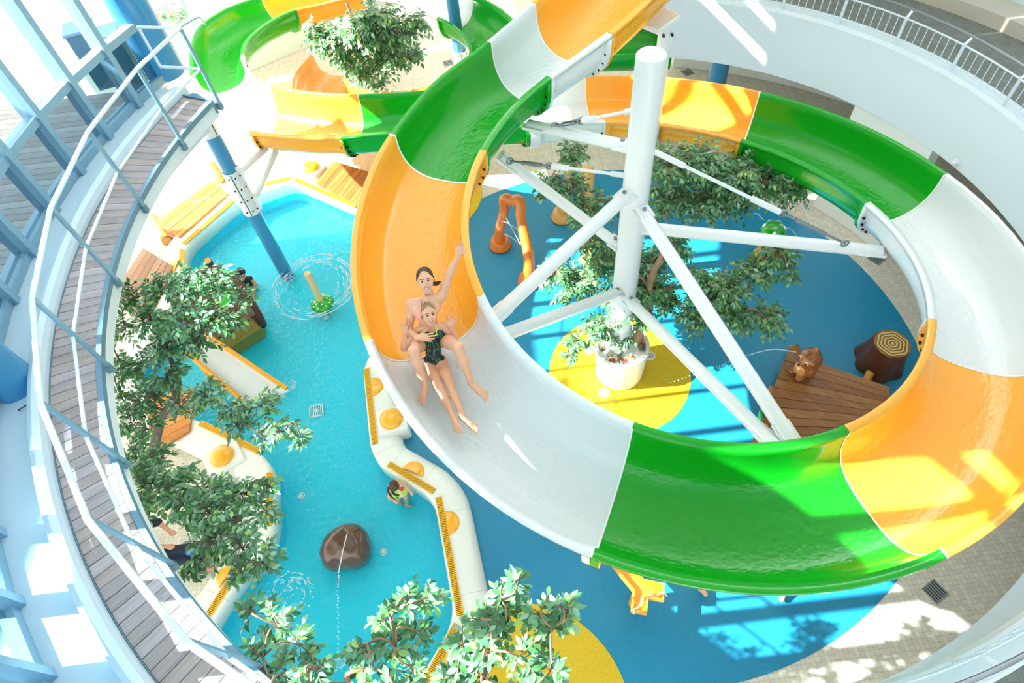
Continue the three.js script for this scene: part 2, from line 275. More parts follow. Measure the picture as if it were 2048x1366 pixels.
// ---------- the big slide ----------
const RA = [[3.738,6.39,-9.167],[2.73,6.11,-8.201],[1.762,5.82,-7.44],[0.855,5.338,-7.28],[0.332,5.249,-6.824],[-0.071,5.159,-6.249],[-0.264,5.096,-5.781],[-0.367,5.032,-5.277],[-0.371,4.969,-4.758],[-0.271,4.905,-4.242],[-0.076,4.843,-3.766],[0.21,4.782,-3.335],[0.578,4.72,-2.967],[1.013,4.658,-2.678],[1.494,4.597,-2.483],[2.004,4.536,-2.386],[2.52,4.475,-2.39],[3.024,4.414,-2.495],[3.499,4.352,-2.696],[3.923,4.29,-2.983],[4.282,4.228,-3.341],[4.566,4.166,-3.755],[4.784,4.098,-4.255],[4.903,4.03,-4.784],[4.923,3.962,-5.324],[4.85,3.894,-5.861],[4.701,3.83,-6.352],[4.476,3.766,-6.826],[4.177,3.702,-7.28],[3.8,3.638,-7.709],[3.434,3.587,-8.035],[3.008,3.535,-8.337],[2.517,3.483,-8.606],[1.955,3.432,-8.833],[1.201,3.371,-9.027],[-1.739,3.22,-9.529],[-2.535,3.12,-9.721],[-3.515,3.02,-10.045],[-4.342,2.92,-10.489],[-5.035,2.82,-11.023],[-5.883,2.72,-12.598],[-6.331,2.62,-14.824],[-5.987,2.52,-15.939],[-5.396,2.42,-16.596],[-4.088,2.33,-17.341],[-2.8,2.25,-17.72],[-1.328,2.17,-17.307],[-0.131,2.08,-16.457],[0.743,2,-15.4],[1.12,1.92,-14.1],[0.694,1.84,-12.825],[-0.413,1.74,-12.059],[-1.819,1.6,-11.992],[-3.256,1.45,-12.592],[-4.249,1.3,-13.712],[-4.57,1.15,-15.1],[-4.305,1,-16.337]], RB = [[2.903,6.39,-10.038],[1.895,6.11,-9.072],[0.928,5.82,-8.311],[0.194,5.338,-8.241],[-0.567,5.249,-7.578],[-1.145,5.159,-6.739],[-1.418,5.096,-6.057],[-1.559,5.032,-5.327],[-1.556,4.969,-4.578],[-1.405,4.905,-3.836],[-1.119,4.843,-3.155],[-0.704,4.782,-2.538],[-0.175,4.72,-2.01],[0.45,4.658,-1.595],[1.139,4.597,-1.312],[1.87,4.536,-1.167],[2.614,4.475,-1.166],[3.342,4.414,-1.308],[4.033,4.352,-1.589],[4.654,4.29,-1.995],[5.184,4.228,-2.507],[5.607,4.166,-3.104],[5.937,4.098,-3.832],[6.117,4.03,-4.606],[6.148,3.962,-5.399],[6.035,3.894,-6.185],[5.802,3.83,-6.898],[5.455,3.766,-7.576],[4.997,3.702,-8.207],[4.43,3.638,-8.782],[3.891,3.587,-9.2],[3.28,3.535,-9.568],[2.594,3.483,-9.876],[1.832,3.432,-10.113],[0.841,3.371,-10.281],[-1.022,3.22,-10.594],[-2.282,3.12,-10.896],[-3.26,3.02,-11.315],[-4.138,2.92,-11.886],[-4.603,2.82,-12.439],[-4.997,2.72,-13.375],[-5.083,2.62,-14.288],[-4.801,2.52,-15.137],[-4.321,2.42,-15.809],[-3.712,2.33,-16.159],[-2.8,2.25,-16.48],[-1.872,2.17,-16.193],[-0.969,2.08,-15.543],[-0.343,2,-14.8],[-0.12,1.92,-14.1],[-0.294,1.84,-13.575],[-0.787,1.74,-13.241],[-1.581,1.6,-13.208],[-2.544,1.45,-13.608],[-3.151,1.3,-14.288],[-3.33,1.15,-15.1],[-3.095,1,-16.063]];
const curveA = new THREE.CatmullRomCurve3(RA.map(vec), false, 'catmullrom', 0.5), curveB = new THREE.CatmullRomCurve3(RB.map(vec), false, 'catmullrom', 0.5);
const rimAt = (u) => { const t = u / (RA.length - 1); return [curveA.getPoint(t), curveB.getPoint(t)]; };
const DEPTH = 0.6, NI = 26;
const sgnp = (c, e) => Math.sign(c) * Math.pow(Math.abs(c), e);
function chuteRing(u, grow = 0) {
  const [a, b] = rimAt(u), x = b.clone().sub(a), W = x.length(); x.normalize();
  const h = W / 2 - 0.03, o = a.clone().add(b).multiplyScalar(0.5), P = [];
  const put = (px, py) => P.push(o.clone().addScaledVector(x, px).add(V3(0, py, 0)));
  for (let i = 0; i <= NI; i++) { const f = Math.PI * (1 - i / NI); put(h * sgnp(Math.cos(f), 0.72), -DEPTH * Math.pow(Math.max(0, Math.sin(f)), 0.72)); }
  put(h + 0.075, 0.0); put(h + 0.085, -0.012); put(h + 0.085, -0.05);
  for (let i = 0; i <= NI; i++) { const f = Math.PI * i / NI; put((h + 0.03 + grow) * sgnp(Math.cos(f), 0.72), -0.05 - (DEPTH - 0.02 + grow) * Math.pow(Math.max(0, Math.sin(f)), 0.72)); }
  put(-h - 0.085, -0.05); put(-h - 0.085, -0.012); put(-h - 0.075, 0.0);
  return P;
}
function flangeRing(u, grow) { const P = chuteRing(u, grow); return P.slice(NI + 4, NI + 4 + NI + 1); }
const sealM = std(0xf4f4ee, 0.5);
const slide = thing('water_slide', 'large winding open water slide in orange, green and white sections', 'water slide');
const JO = [0.0, 2.15, 3, 5, 9, 13, 17, 21, 25, 29, 33, 34.2, 36, 38, 40.2, 43.2, 45.2, 47.2, 50, 56];
const COL = ['orange', 'white', 'green', 'orange', 'white', 'green', 'orange', 'white', 'green', 'orange', 'white', 'green', 'orange', 'white', 'green', 'orange', 'white', 'green', 'orange'];
for (let s = 0; s + 1 < JO.length; s++) {
  const u0 = JO[s] + (s ? 0.004 : 0), u1 = JO[s + 1] - 0.004, n = Math.max(6, Math.ceil((u1 - u0) * 7)), rings = [];
  for (let i = 0; i <= n; i++) rings.push(chuteRing(u0 + (u1 - u0) * i / n));
  const m = M[COL[s]];
  const sec = obj('slide_section', loft(rings, true, 'strip'), m, slide);
  sec.userData.label = COL[s] + ' glossy section of the slide';
  const du = 0.05 / Math.max(0.05, rimAt(u0)[0].distanceTo(rimAt(Math.min(u0 + 1, u1))[0]));
  const fl = [];
  for (const [a, b] of [[u0, u0 + du], [u1 - du, u1]]) { const inner = [flangeRing(a, -0.005), flangeRing(b, -0.005)], outer = [flangeRing(a, 0.055), flangeRing(b, 0.055)]; const R = (p, q) => [...p, ...q.slice().reverse()]; fl.push(loft([R(inner[0], outer[0]), R(inner[1], outer[1])], true, 'strip')); }
  for (const g of fl) obj('flange', g, m, sec);
  if (s) {                                          // thin pale seal on the joint
    const line = (uu, up) => { const P = chuteRing(uu).slice(0, NI + 3), c = rimAt(uu)[0].clone().add(rimAt(uu)[1]).multiplyScalar(0.5); return P.map((p, i) => i <= NI ? p.clone().lerp(c, up) : p.clone().add(V3(0, 0.003, 0))); };
    const e = du * 0.16, A = line(u0 - e, 0.006), B = line(u0 + e, 0.006), C = line(u0 - e, -0.004), D = line(u0 + e, -0.004);
    obj('joint_seal', loft([[...A, ...C.reverse()], [...B, ...D.reverse()]], true, false), sealM, sec);
  }
  if (s && s < 15) for (const side of [0, 1]) for (const k of [1.6, 3.4, 5.4, 7.4, 9.6]) {
    const q = (uu) => { const A = flangeRing(uu, 0.03), i0 = side ? k : NI - k, i = Math.floor(i0), f = i0 - i; return A[i].clone().lerp(A[Math.min(i + 1, NI)], f); };
    const d = q(u0 + du * 1.5).sub(q(u0)).normalize(), p = q(u0).addScaledVector(d, -0.005);
    obj('bolt', cyl(p.clone().addScaledVector(d, -0.075).toArray(), p.clone().addScaledVector(d, 0.075).toArray(), 0.017, 0.017, 7), M.bolt, sec);
  }
}
// the short piece of a lower chute glimpsed behind the mast top
{
  const t = thing('water_slide', 'short dark green chute glimpsed behind the top of the white mast', 'water slide');
  const a = [[1.753,2.3,-12.724],[4.081,2.3,-12.365]], b = [[1.964,2.3,-14.198],[4.421,2.3,-13.752]], rings = [];
  for (let i = 0; i <= 8; i++) {
    const A = vec(a[0]).lerp(vec(a[1]), i / 8), B = vec(b[0]).lerp(vec(b[1]), i / 8), x = B.clone().sub(A), h = x.length() / 2; x.normalize(); const o = A.add(B).multiplyScalar(0.5), P = [];
    for (let j = 0; j <= 16; j++) { const f = Math.PI * (1 - j / 16); P.push(o.clone().addScaledVector(x, h * sgnp(Math.cos(f), 0.7)).add(V3(0, -0.55 * Math.pow(Math.sin(f), 0.7), 0))); }
    for (let j = 0; j <= 16; j++) { const f = Math.PI * j / 16; P.push(o.clone().addScaledVector(x, (h + 0.05) * sgnp(Math.cos(f), 0.7)).add(V3(0, -0.02 - 0.57 * Math.pow(Math.sin(f), 0.7), 0))); }
    rings.push(P);
  }
  obj('chute', loft(rings, true, 'strip'), M.green, t);
}
// the white mast in the middle and its struts
const MB = [1.824,0,-6.203], MR = 0.165;
const mastAt = (y) => [MB[0], y, MB[2]];
{
  const t = thing('slide_mast', 'thick white mast in the middle of the slide loop with slanting struts', 'mast', MB);
  const L = (p) => [p[0] - MB[0], p[1] - MB[1], p[2] - MB[2]];
  const top = 6.149;
  obj('mast_pole', new THREE.LatheGeometry([[0, top], [MR - 0.02, top], [MR, top - 0.02], [MR + 0.035, 0.02], [MR + 0.035, 0], [0, 0]].map((p) => new THREE.Vector2(p[0], p[1])), 40), M.paint, t);
  const S = [
    [[1.824,4.924,-6.203], [0.584,4.6,-7.369], 0.075], [[1.824,3.096,-6.203], [0.164,4.3,-7.152], 0.075],
    [[1.824,4.345,-6.203], [-0.232,4.25,-4.382], 0.085], [[1.824,2.255,-6.203], [-0.217,4.1,-4.256], 0.08],
    [[1.824,3.625,-6.203], [4.981,3.45,-5.373], 0.085],
    [[1.824,4.104,-6.203], [2.79,3.75,-2.662], 0.085], [[1.824,2.135,-6.203], [2.626,3.7,-2.69], 0.085]];
  for (const [a, b, r] of S) {
    const st = obj('strut', cyl(L(a), L(b), r, r, 20), M.paint, t), d = vec(b).sub(vec(a)).normalize();
    const e = (p, k) => L(vec(p).addScaledVector(d, k).toArray());
    obj('bracket', bar(e(a, 0.1), e(a, 0.34), 0.24, 0.03), M.paint, st); obj('bracket', bar(e(b, -0.3), e(b, 0.05), 0.2, 0.04), M.paint, st);
    obj('bolt', [cyl(vec(e(a, 0.26)).add(V3(0, 0.03, 0)).toArray(), vec(e(a, 0.26)).add(V3(0, 0.1, 0)).toArray(), 0.03, 0.03, 8)], M.zinc, st);
  }
  const rods = [[[1.824,5.491,-6.203], [0.9,4.75,-7.078]], [[1.824,4.494,-6.203], [0.266,4.4,-6.923]], [[1.824,4.98,-6.203], [4.483,3.6,-5.458]]];
  for (const [a, b] of rods) {
    const A = vec(a), B = vec(b), q = (k) => L(A.clone().lerp(B, k).toArray());
    const r = obj('tie_rod', [cyl(q(0.05), q(0.6), 0.022, 0.022, 8), cyl(q(0.52), q(0.66), 0.04, 0.04, 10), cyl(q(0.04), q(0.2), 0.035, 0.035, 10)], M.paint, t);
    obj('turnbuckle', [cyl(q(0.66), q(1), 0.016, 0.016, 8), cyl(q(0.74), q(0.9), 0.03, 0.03, 8), new THREE.TorusGeometry(0.045, 0.014, 8, 14).translate(...q(0.68)), new THREE.TorusGeometry(0.045, 0.014, 8, 14).translate(...q(1))], M.zinc, r);
  }
}
{
  const a = [2.633,5.4,-8.401];
  const t = thing('slide_column', 'slim white column behind the mast carrying the topmost orange section', 'column', [a[0], 0, a[2]]);
  obj('shaft', cyl([0, 0, 0], [0, 5.25, 0], 0.1, 0.1, 24), M.paint, t);
  obj('saddle', box(0.5, 0.08, 0.3, -0.1, 5.27, 0.05, 0.7, 0.02), M.paint, t);
  for (const k of [-1, 1]) obj('bolt', cyl([0.06 * k, 5.1, 0.1], [0.06 * k, 5.1, 0.14], 0.02, 0.02, 8), M.bolt, t);
}

// ---------- the timber walkway on the left ----------
{
  const t = thing('walkway', 'curved timber plank walkway with steel edges along the left side', 'walkway');
  const step = 0.0186, n = Math.floor((AW1 + 0.25 - AW0) / step), mats = [0xdcd6d8, 0xd0cacc, 0xc6bfbe, 0xd4cac4].map((c) => wood('grey', c, 0.7));
  const rIn = 6.86, rOut = 7.34, a = step / 2 - 0.0009;
  const variants = [0, 1, 2].map((k) => {
    const s = new THREE.Shape([[-rIn * Math.tan(a), rIn], [-rOut * Math.tan(a), rOut], [rOut * Math.tan(a), rOut], [rIn * Math.tan(a), rIn]].map((p) => new THREE.Vector2(p[0], p[1])));
    const g = new THREE.ExtrudeGeometry(s, { depth: 0.03, bevelEnabled: true, bevelSize: 0.003, bevelThickness: 0.003, bevelSegments: 1 }).rotateX(Math.PI / 2);
    const p = g.attributes.position, uv = g.attributes.uv; for (let i = 0; i < p.count; i++) uv.setXY(i, p.getZ(i) * 0.9 + k * 0.37, p.getX(i) * 2.2 + k * 0.21);
    return g;
  });
  for (let i = 0; i < n; i++) {
    const o = obj('plank', variants[i % 3], mats[Math.floor(rr(0, 4))], t);
    o.position.set(CX, 4.335 + rr(-0.002, 0.002), CZ); o.rotation.y = AW0 + (i + 0.5) * step;
  }
  const A = AW0 - 0.004, B = AW0 + n * step;
  obj('inner_channel', ring([[6.79, 4.27], [6.79, 4.352], [6.85, 4.352], [6.85, 4.27]], A, B, 110), M.steelDark, t);
  obj('fascia', ring([[6.82, 4.06], [6.82, 4.268], [6.9, 4.268], [6.9, 4.06]], A, B, 110), M.wall, t);
  obj('outer_channel', ring([[7.355, 4.1], [7.355, 4.34], [7.345, 4.34], [7.345, 4.12], [7.3, 4.12], [7.3, 4.1]], A, B, 110), M.steelDark, t);
  const e0 = polar(A, 6.8, 4.24), e1 = polar(A, 7.36, 4.24);
  obj('end_channel', bar(e0, e1, 0.03, 0.24), M.steelDark, t);
  const r = thing('guard_rail', 'pale blue grey tubular guard rail bending along the timber walkway', 'railing');
  const posts = [-2.035, -1.885, -1.688, -1.489, -1.29, -1.092, -0.894, -0.694].map((v) => v < 0 ? v + 2 * Math.PI : v);
  posts.push(posts[7] + 0.22);
  posts.forEach((q) => {
    const b = polar(q, 6.775, 4.14), c = polar(q, 6.8, 5.44);
    const p = obj('post', bar(b, c, 0.055, 0.03, [Math.sin(q), 0, Math.cos(q)]), M.steel, r);
    obj('foot', bar(polar(q, 6.76, 4.2), polar(q, 6.87, 4.2), 0.07, 0.1), M.steelDark, p);
  });
  const hp = posts.map((q) => polar(q, 6.81, 5.46)), mp = posts.map((q) => polar(q, 6.8, 4.84));
  obj('handrail', polyTube(hp, 0.027, 12), M.rail, r);
  obj('midrail', polyTube(mp, 0.019, 10), M.rail, r);
  const g0 = hp[0], g1 = [-4.803,5.46,-9.542], g2 = [g1[0], 4.84, g1[2]];
  obj('end_rail', polyTube([g0, g1, g2, mp[0]], 0.022, 10), M.rail, r);
  obj('grab_rail', tube([g0, [-4.108,5.44,-9.501], [-3.98,5.4,-9.729], [-4.021,5.2,-9.931]], 0.013, 24, 8), M.steel, r);
}
// the railing on the gallery parapet: one thing per bay is not lifted apart, it is one welded rail
{
  const t = thing('gallery_railing', 'pale blue picket railing with handrail on the right hand gallery', 'railing');
  const n = 128, a0 = AR0 - 0.02, da = 2.75 / n, g = [];
  let k = 0;
  for (let i = 0; i < n; i++) {
    const a = a0 - i * da;
    if (i % 8 === 0) {
      const p = obj('post', [bar(polar(a, 5.93, 3.7), polar(a, 5.94, 4.18), 0.05, 0.016, [Math.sin(a), 0, Math.cos(a)]), bar(polar(a, 5.94, 4.16), polar(a, 6.04, 4.24), 0.04, 0.014)], M.rail, t);
    } else obj('picket', cyl(polar(a, 5.94, 3.8), polar(a, 5.94, 4.15), 0.008, 0.008, 6, true), M.rail, t);
  }
  const rail = (r, y, s) => ring(Array.from({ length: 8 }, (_, i) => [r + s * Math.cos(i * Math.PI / 4), y + s * Math.sin(i * Math.PI / 4)]), a0 - 2.75, a0, 150);
  obj('bottom_rail', rail(5.94, 3.8, 0.014), M.rail, t);
  obj('top_rail', rail(5.94, 4.15, 0.014), M.rail, t);
  obj('handrail', rail(6.05, 4.25, 0.022), M.zinc, t);
}
// timber terrace and things outside the glass
{
  const t = thing('terrace', 'sunlit timber terrace outside the tall windows', 'terrace');
  obj('bed', slab([...circlePts(CX, CZ, 8.32, 60, 2.2, 4.06).map((p) => p), [-14, -10.4], [-14, 1.8]].filter((p) => p[1] > -10.45 && p[1] < 1.85), 3.84, 3.955), M.wallWarm, t);
  const mats = [0xfff4ea, 0xf2e6da, 0xe8dccf].map((c) => wood('grey', c, 0.75));
  for (let i = 0; i < 84; i++) {
    const z = -10.4 + i * 0.145, d = z - CZ, x1 = CX - Math.sqrt(Math.max(0.1, 8.34 * 8.34 - d * d)), x0 = -14;
    if (x1 - x0 < 0.3) continue;
    obj('plank', box(x1 - x0, 0.03, 0.135, (x0 + x1) / 2, 3.98, z), mats[i % 3], t);
  }
  const w = struct(obj('wall_outside', [box(0.3, 9, 16, -14, 7.5, -3)], std(0xf2f2ee, 0.8)), 'white outside wall beyond the terrace');
  for (const [p, lab] of [[[-6.356,4.6,-10.785], 'blue grey outdoor cabinet on the terrace, left of the two'], [[-5.874,4.6,-10.513], 'blue grey outdoor cabinet on the terrace nearest the facade end']]) {
    const c = thing('outdoor_cabinet', lab, 'cabinet', [p[0], 4, p[2]], 0.3);
    obj('body', box(0.42, 0.95, 0.4, 0, 0.48, 0, 0, 0.01), std(0x5b7f97, 0.5), c); obj('lid', box(0.46, 0.05, 0.44, 0, 0.975, 0, 0, 0.01), std(0x86a8bd, 0.45), c);
  }
}
// round blue columns
function column(name, label, pos, y0, y1, r) {
  const t = thing(name, label, 'column', [pos[0], 0, pos[2]]);
  obj('shaft', cyl([0, y0, 0], [0, y1, 0], r, r, 36), M.column, t);
  return t;
}
function collar(t, y0, y1, r, face, bolts = true) {
  const c = obj('collar', [cyl([0, y0, 0], [0, y1, 0], r, r, 36), new THREE.TorusGeometry(r - 0.004, 0.012, 6, 36).rotateX(Math.PI / 2).translate(0, y1, 0), new THREE.TorusGeometry(r - 0.004, 0.012, 6, 36).rotateX(Math.PI / 2).translate(0, y0, 0)], M.paint, t);
  obj('seam', box(0.012, y1 - y0, 0.012, r * Math.sin(face), (y0 + y1) / 2, r * Math.cos(face), face), M.bolt, c);
  if (bolts) for (const s of [-0.35, 0.35, 0.95]) for (let k = 0; k < 4; k++) { const a = face + s, y = y0 + (y1 - y0) * (0.1 + 0.27 * k); obj('bolt', cyl([r * Math.sin(a), y, r * Math.cos(a)], [(r + 0.02) * Math.sin(a), y, (r + 0.02) * Math.cos(a)], 0.014, 0.014, 8), M.bolt, c); }
}
{
  const p = [-4.737,-0.05,-9.826];
  const t = column('blue_column', 'tall blue round column standing in the pool with a white bolted collar', p, -0.34, 4.1, 0.14);
  collar(t, 1.62, 2.62, 0.165, 0.15); collar(t, 3.42, 4.05, 0.165, 1.0, false);
  const L = (q) => [q[0] - p[0], q[1], q[2] - p[2]];
  for (const [a, b] of [[[0.1, 2.55, 0.05], L([-4.196,2.4,-10.73])], [[0.12, 1.85, 0.05], L([-4.086,2.3,-10.808])]]) {
    const s = obj('strut', cyl(a, b, 0.06, 0.06, 16), M.paint, t); obj('bracket', bar([a[0] * 1.2, a[1] - 0.16, a[2]], [a[0] * 1.6, a[1] + 0.14, a[2]], 0.03, 0.16), M.paint, s);
  }
}
{
  const p = [-0.447,0.6,-15.957], t = column('blue_column', 'blue column behind the top slide with a white lower collar', p, 0, 9, 0.16);
  collar(t, 0.0, 0.85, 0.185, 0.2);
  column('blue_column', 'thick blue column at the upper end of the walkway ledge', [-5.154,4.3,-10.324], 4.3, 12, 0.3);
  column('blue_column', 'blue column on the ledge at the left edge of the photo', [-5.533,4.3,-4.276], 4.3, 12, 0.24);
  column('blue_column', 'blue column under the gallery parapet behind the yellow chute', [5.276,1.2,-12.593], 0, 2.5, 0.2);
}
{
  const h = thing('ledge_hook', 'small dark wire hook on the ledge below the left blue column', 'hook', [-5.324,4.3,-3.946], 0.6);
  obj('wire', polyTube([[-0.05, 0.005, 0], [-0.05, 0.03, 0], [0.05, 0.03, 0], [0.05, 0.03, 0.06]], 0.006, 6), M.bolt, h);
  const b = thing('wall_lamp', 'small white round lamp fixed on the parapet at the right', 'lamp', [7.616,2.586,-7.766]);
  obj('base', new THREE.SphereGeometry(0.06, 20, 12).scale(1, 1, 1), M.paint, b); obj('eye', new THREE.SphereGeometry(0.035, 16, 10).translate(-0.05, 0.02, 0.03), M.wallWarm, b);
}

// ---------- pool wall, overflow grates, domes ----------
{
  const t = thing('pool_border', 'rounded white low wall running all round the turquoise pool', 'pool wall');
  const prof = [[0, -0.06], [0.0, 0.22], [0.025, 0.27], [0.06, 0.285], [0.36, 0.285], [0.46, 0.25], [0.52, 0.16], [0.54, 0.04], [0.54, -0.02], [0.3, -0.06]];
  const lines = prof.map(([d]) => offsetLine(poolLine, d)), n = poolLine.length, per = 6;
  // sections end in the middle of each straight run and at the corners, with a fine joint
  const P = (i, f) => prof.map(([, y], k) => { const a = lines[k][i % n], b = lines[k][(i + 1) % n]; return V3(a[0] + (b[0] - a[0]) * f, y, a[1] + (b[1] - a[1]) * f); });
  for (let c = 0; c < n / per; c++) {
    const i0 = c * per, last = i0 + per - 1, rings = [];
    for (let i = i0; i <= last; i++) rings.push(P(i, 0));
    obj('wall_section', loft(rings), M.curb, t);
    const a = poolLine[last % n], b = poolLine[(last + 1) % n], L = Math.hypot(a[0] - b[0], a[1] - b[1]), k = Math.max(1, Math.round(L / 1.3)), e = 0.003 / L;
    for (let j = 0; j < k; j++) obj('wall_section', loft([P(last, j / k + e), P(last, (j + 1) / k - e)]), M.curb, t);
  }
}
function grate(a, b, label) {
  const d = [b[0] - a[0], b[2] - a[2]], L = Math.hypot(...d), t = thing('overflow_grate', label, 'grate', [(a[0] + b[0]) / 2, 0.285, (a[2] + b[2]) / 2], Math.atan2(-d[1], d[0]));
  obj('tray', box(L, 0.012, 0.1, 0, 0.003, 0), M.grateDark, t);
  for (const s of [-1, 1]) obj('edge', box(L, 0.022, 0.012, 0, 0.01, 0.047 * s), M.grate, t);
  const g = [], n = Math.floor(L / 0.026); for (let i = 0; i < n; i++) g.push(box(0.0165, 0.02, 0.084, -L / 2 + (i + 0.5) * L / n, 0.011, 0));
  stuff(obj('slats', g, M.grate, t));
  return t;
}
grate([-2.72,0.29,-6.686], [-2.523,0.29,-5.118], 'yellow overflow grate on the pool wall beside the domed white block');
grate([-2.286,0.29,-4.717], [-1.54,0.29,-4.137], 'slanting yellow overflow grate above the little girl in the pool');
grate([-1.47,0.29,-4.035], [-1.211,0.29,-2.21], 'longest yellow overflow grate along the lower right pool edge');
grate([-1.268,0.29,-2.095], [-1.812,0.29,-1.292], 'yellow overflow grate at the bottom right pool corner behind leaves');
grate([-4.597,0.29,-12.28], [-3.092,0.29,-11.092], 'yellow overflow grate in front of the brown split log deck');
grate([-5.325,0.29,-12.236], [-4.709,0.29,-12.336], 'short yellow overflow grate at the top end of the pool');
grate([-6.891,0.29,-10.565], [-5.978,0.29,-11.802], 'yellow overflow grate along the sunlit timber deck at the upper left');
grate([-6.891,0.29,-10.399], [-6.763,0.29,-9.765], 'short yellow overflow grate near the brown play boat');
grate([-5.675,0.29,-5.954], [-4.527,0.29,-5.254], 'yellow overflow grate beside the yolk dome under the left tree');
grate([-4.286,0.29,-4.826], [-4.189,0.29,-3.896], 'yellow overflow grate half covered by the left tree leaves');
grate([-4.567,0.29,-3.314], [-4.948,0.29,-2.624], 'yellow overflow grate by the walkway at the lower left');
// yellow half domes let into the wall top
function halfDome(p, dir, label) {
  const t = thing('half_dome', label, 'dome', [p[0], 0.283, p[2]], dir);
  const g = new THREE.SphereGeometry(1, 28, 12, 0, Math.PI, 0, Math.PI / 2).scale(0.2, 0.05, 0.2);
  obj('dome', [g, box(0.4, 0.012, 0.01, 0, 0.005, 0.005)], M.yolk, t);
}
// the flat side looks along the grate; the bulge points to local +z
const facing = (a, b) => Math.atan2(b[0] - a[0], b[2] - a[2]);
halfDome([-2.598,0.29,-6.278], facing([-2.598,0.29,-6.278], [-2.189,0.29,-6.273]), 'yellow half dome on the pool wall above the domed block');
halfDome([-1.886,0.29,-4.512], facing([-1.928,0.29,-4.491], [-1.775,0.29,-4.759]), 'yellow half dome over the slanting grate by the little girl');
halfDome([-1.351,0.29,-3.593], facing([-1.382,0.29,-3.596], [-1.066,0.29,-3.621]), 'yellow half dome beside the longest grate on the right');
halfDome([-1.396,0.29,-1.775], facing([-1.452,0.29,-1.781], [-1.215,0.29,-1.615]), 'yellow half dome at the bottom behind the bright leaves');
halfDome([-4.716,0.29,-3.181], facing([-4.647,0.29,-3.128], [-4.91,0.29,-3.324]), 'yellow half dome by the walkway at the lower left');
halfDome([-6.885,0.29,-9.942], facing([-6.796,0.29,-9.928], [-7.131,0.29,-9.982]), 'yellow half dome near the grey timber deck');
function yolkBlock(p, turn, w, d, h, label, rd = 0.205) {
  const t = thing('domed_block', label, 'block', [p[0], 0, p[2]], turn);
  obj('block', box(w, h, d, 0, h / 2, 0, 0, 0.035), M.curb, t);
  obj('dome', new THREE.SphereGeometry(1, 36, 14, 0, Math.PI * 2, 0, Math.PI / 2).scale(rd, 0.13, rd).translate(0, h - 0.002, 0), M.yolk, t);
}
yolkBlock([-2.215,0.42,-5.488], 0.16, 0.5, 0.47, 0.42, 'white block with a yellow yolk dome beside the people on the slide');
yolkBlock([-5.137,0.34,-5.217], 0.5, 0.62, 0.55, 0.34, 'white block with a yellow yolk dome under the left tree');
yolkBlock([-4.192,0.42,-12.478], -0.6, 0.55, 0.5, 0.42, 'white block with a yellow yolk dome at the top end of the pool');
// inlets in the pool floor
for (const [p, lab] of [[[-3.946,-0.33,-4.615], 'round white inlet in the pool floor left of the brown rock'], [[-2.494,-0.33,-3.468], 'round white inlet in the pool floor right of the brown rock'], [[-3.781,-0.33,-8.518], 'round white inlet beside the dotted green toadstool base']]) {
  const t = thing('pool_inlet', lab, 'inlet', [p[0], -0.34, p[2]]);
  obj('rim', new THREE.TorusGeometry(0.05, 0.012, 8, 24).rotateX(Math.PI / 2).translate(0, 0.012, 0), M.paint, t); obj('cap', cyl([0, 0, 0], [0, 0.02, 0], 0.035, 0.03, 20), M.curb, t);
}
{
  const p = [-3.816,-0.33,-6.286], t = thing('pool_drain', 'square white grating in the pool floor', 'drain', [p[0], -0.34, p[2]], 0.12);
  for (const s of [-1, 1]) { obj('edge', box(0.26, 0.03, 0.025, 0, 0.015, 0.12 * s), M.paint, t); obj('edge', box(0.025, 0.03, 0.26, 0.12 * s, 0.015, 0), M.paint, t); }
  for (let i = 0; i < 6; i++) obj('bar', box(0.018, 0.02, 0.23, -0.085 + i * 0.034, 0.014, 0), M.paint, t);
  obj('hub', cyl([0, 0.01, 0], [0, 0.032, 0], 0.04, 0.04, 16), M.paint, t);
}
// floor drains in the tiles and spray heads in the yellow disc
for (const [p, a, lab] of [[[7.442,0,-8.038], 0.6, 'square metal floor drain near the white chute bracket'], [[5.447,0,-15.039], 0.3, 'dark floor drain beside the blue gallery column'], [[5.605,0,-1.818], 0.45, 'square metal floor drain in the sunlit tiles at the lower right'], [[-0.834,0,-16.852], 0.2, 'square metal floor drain behind the top slide']]) {
  const t = thing('floor_drain', lab, 'drain', [p[0], -0.006, p[2]], a);
  obj('frame', [box(0.24, 0.012, 0.24, 0, 0.004, 0)], M.drainDark, t);
  for (const s of [-1, 1]) { obj('edge', box(0.26, 0.016, 0.02, 0, 0.006, 0.12 * s), M.drain, t); obj('edge', box(0.02, 0.016, 0.22, 0.12 * s, 0.006, 0), M.drain, t); }
  for (let i = 0; i < 5; i++) obj('bar', box(0.018, 0.014, 0.22, -0.08 + i * 0.04, 0.006, 0), M.drain, t);
}
for (const [p, lab] of [[[1.525,0,-5.731], 'round spray head in the yellow disc in front of the pot'], [[2.505,0,-6.393], 'round spray head in the yellow disc right of the pot'], [[1.426,0,-6.688], 'round spray head in the yellow disc left of the pot']]) {
  const t = thing('spray_head', lab, 'nozzle', [p[0], 0.006, p[2]]);
  obj('flange', cyl([0, 0, 0], [0, 0.01, 0], 0.1, 0.095, 28), M.paint, t); obj('ring', new THREE.TorusGeometry(0.055, 0.008, 8, 24).rotateX(Math.PI / 2).translate(0, 0.012, 0), M.drain, t); obj('nozzle', cyl([0, 0.01, 0], [0, 0.03, 0], 0.022, 0.018, 14), M.drain, t);
}

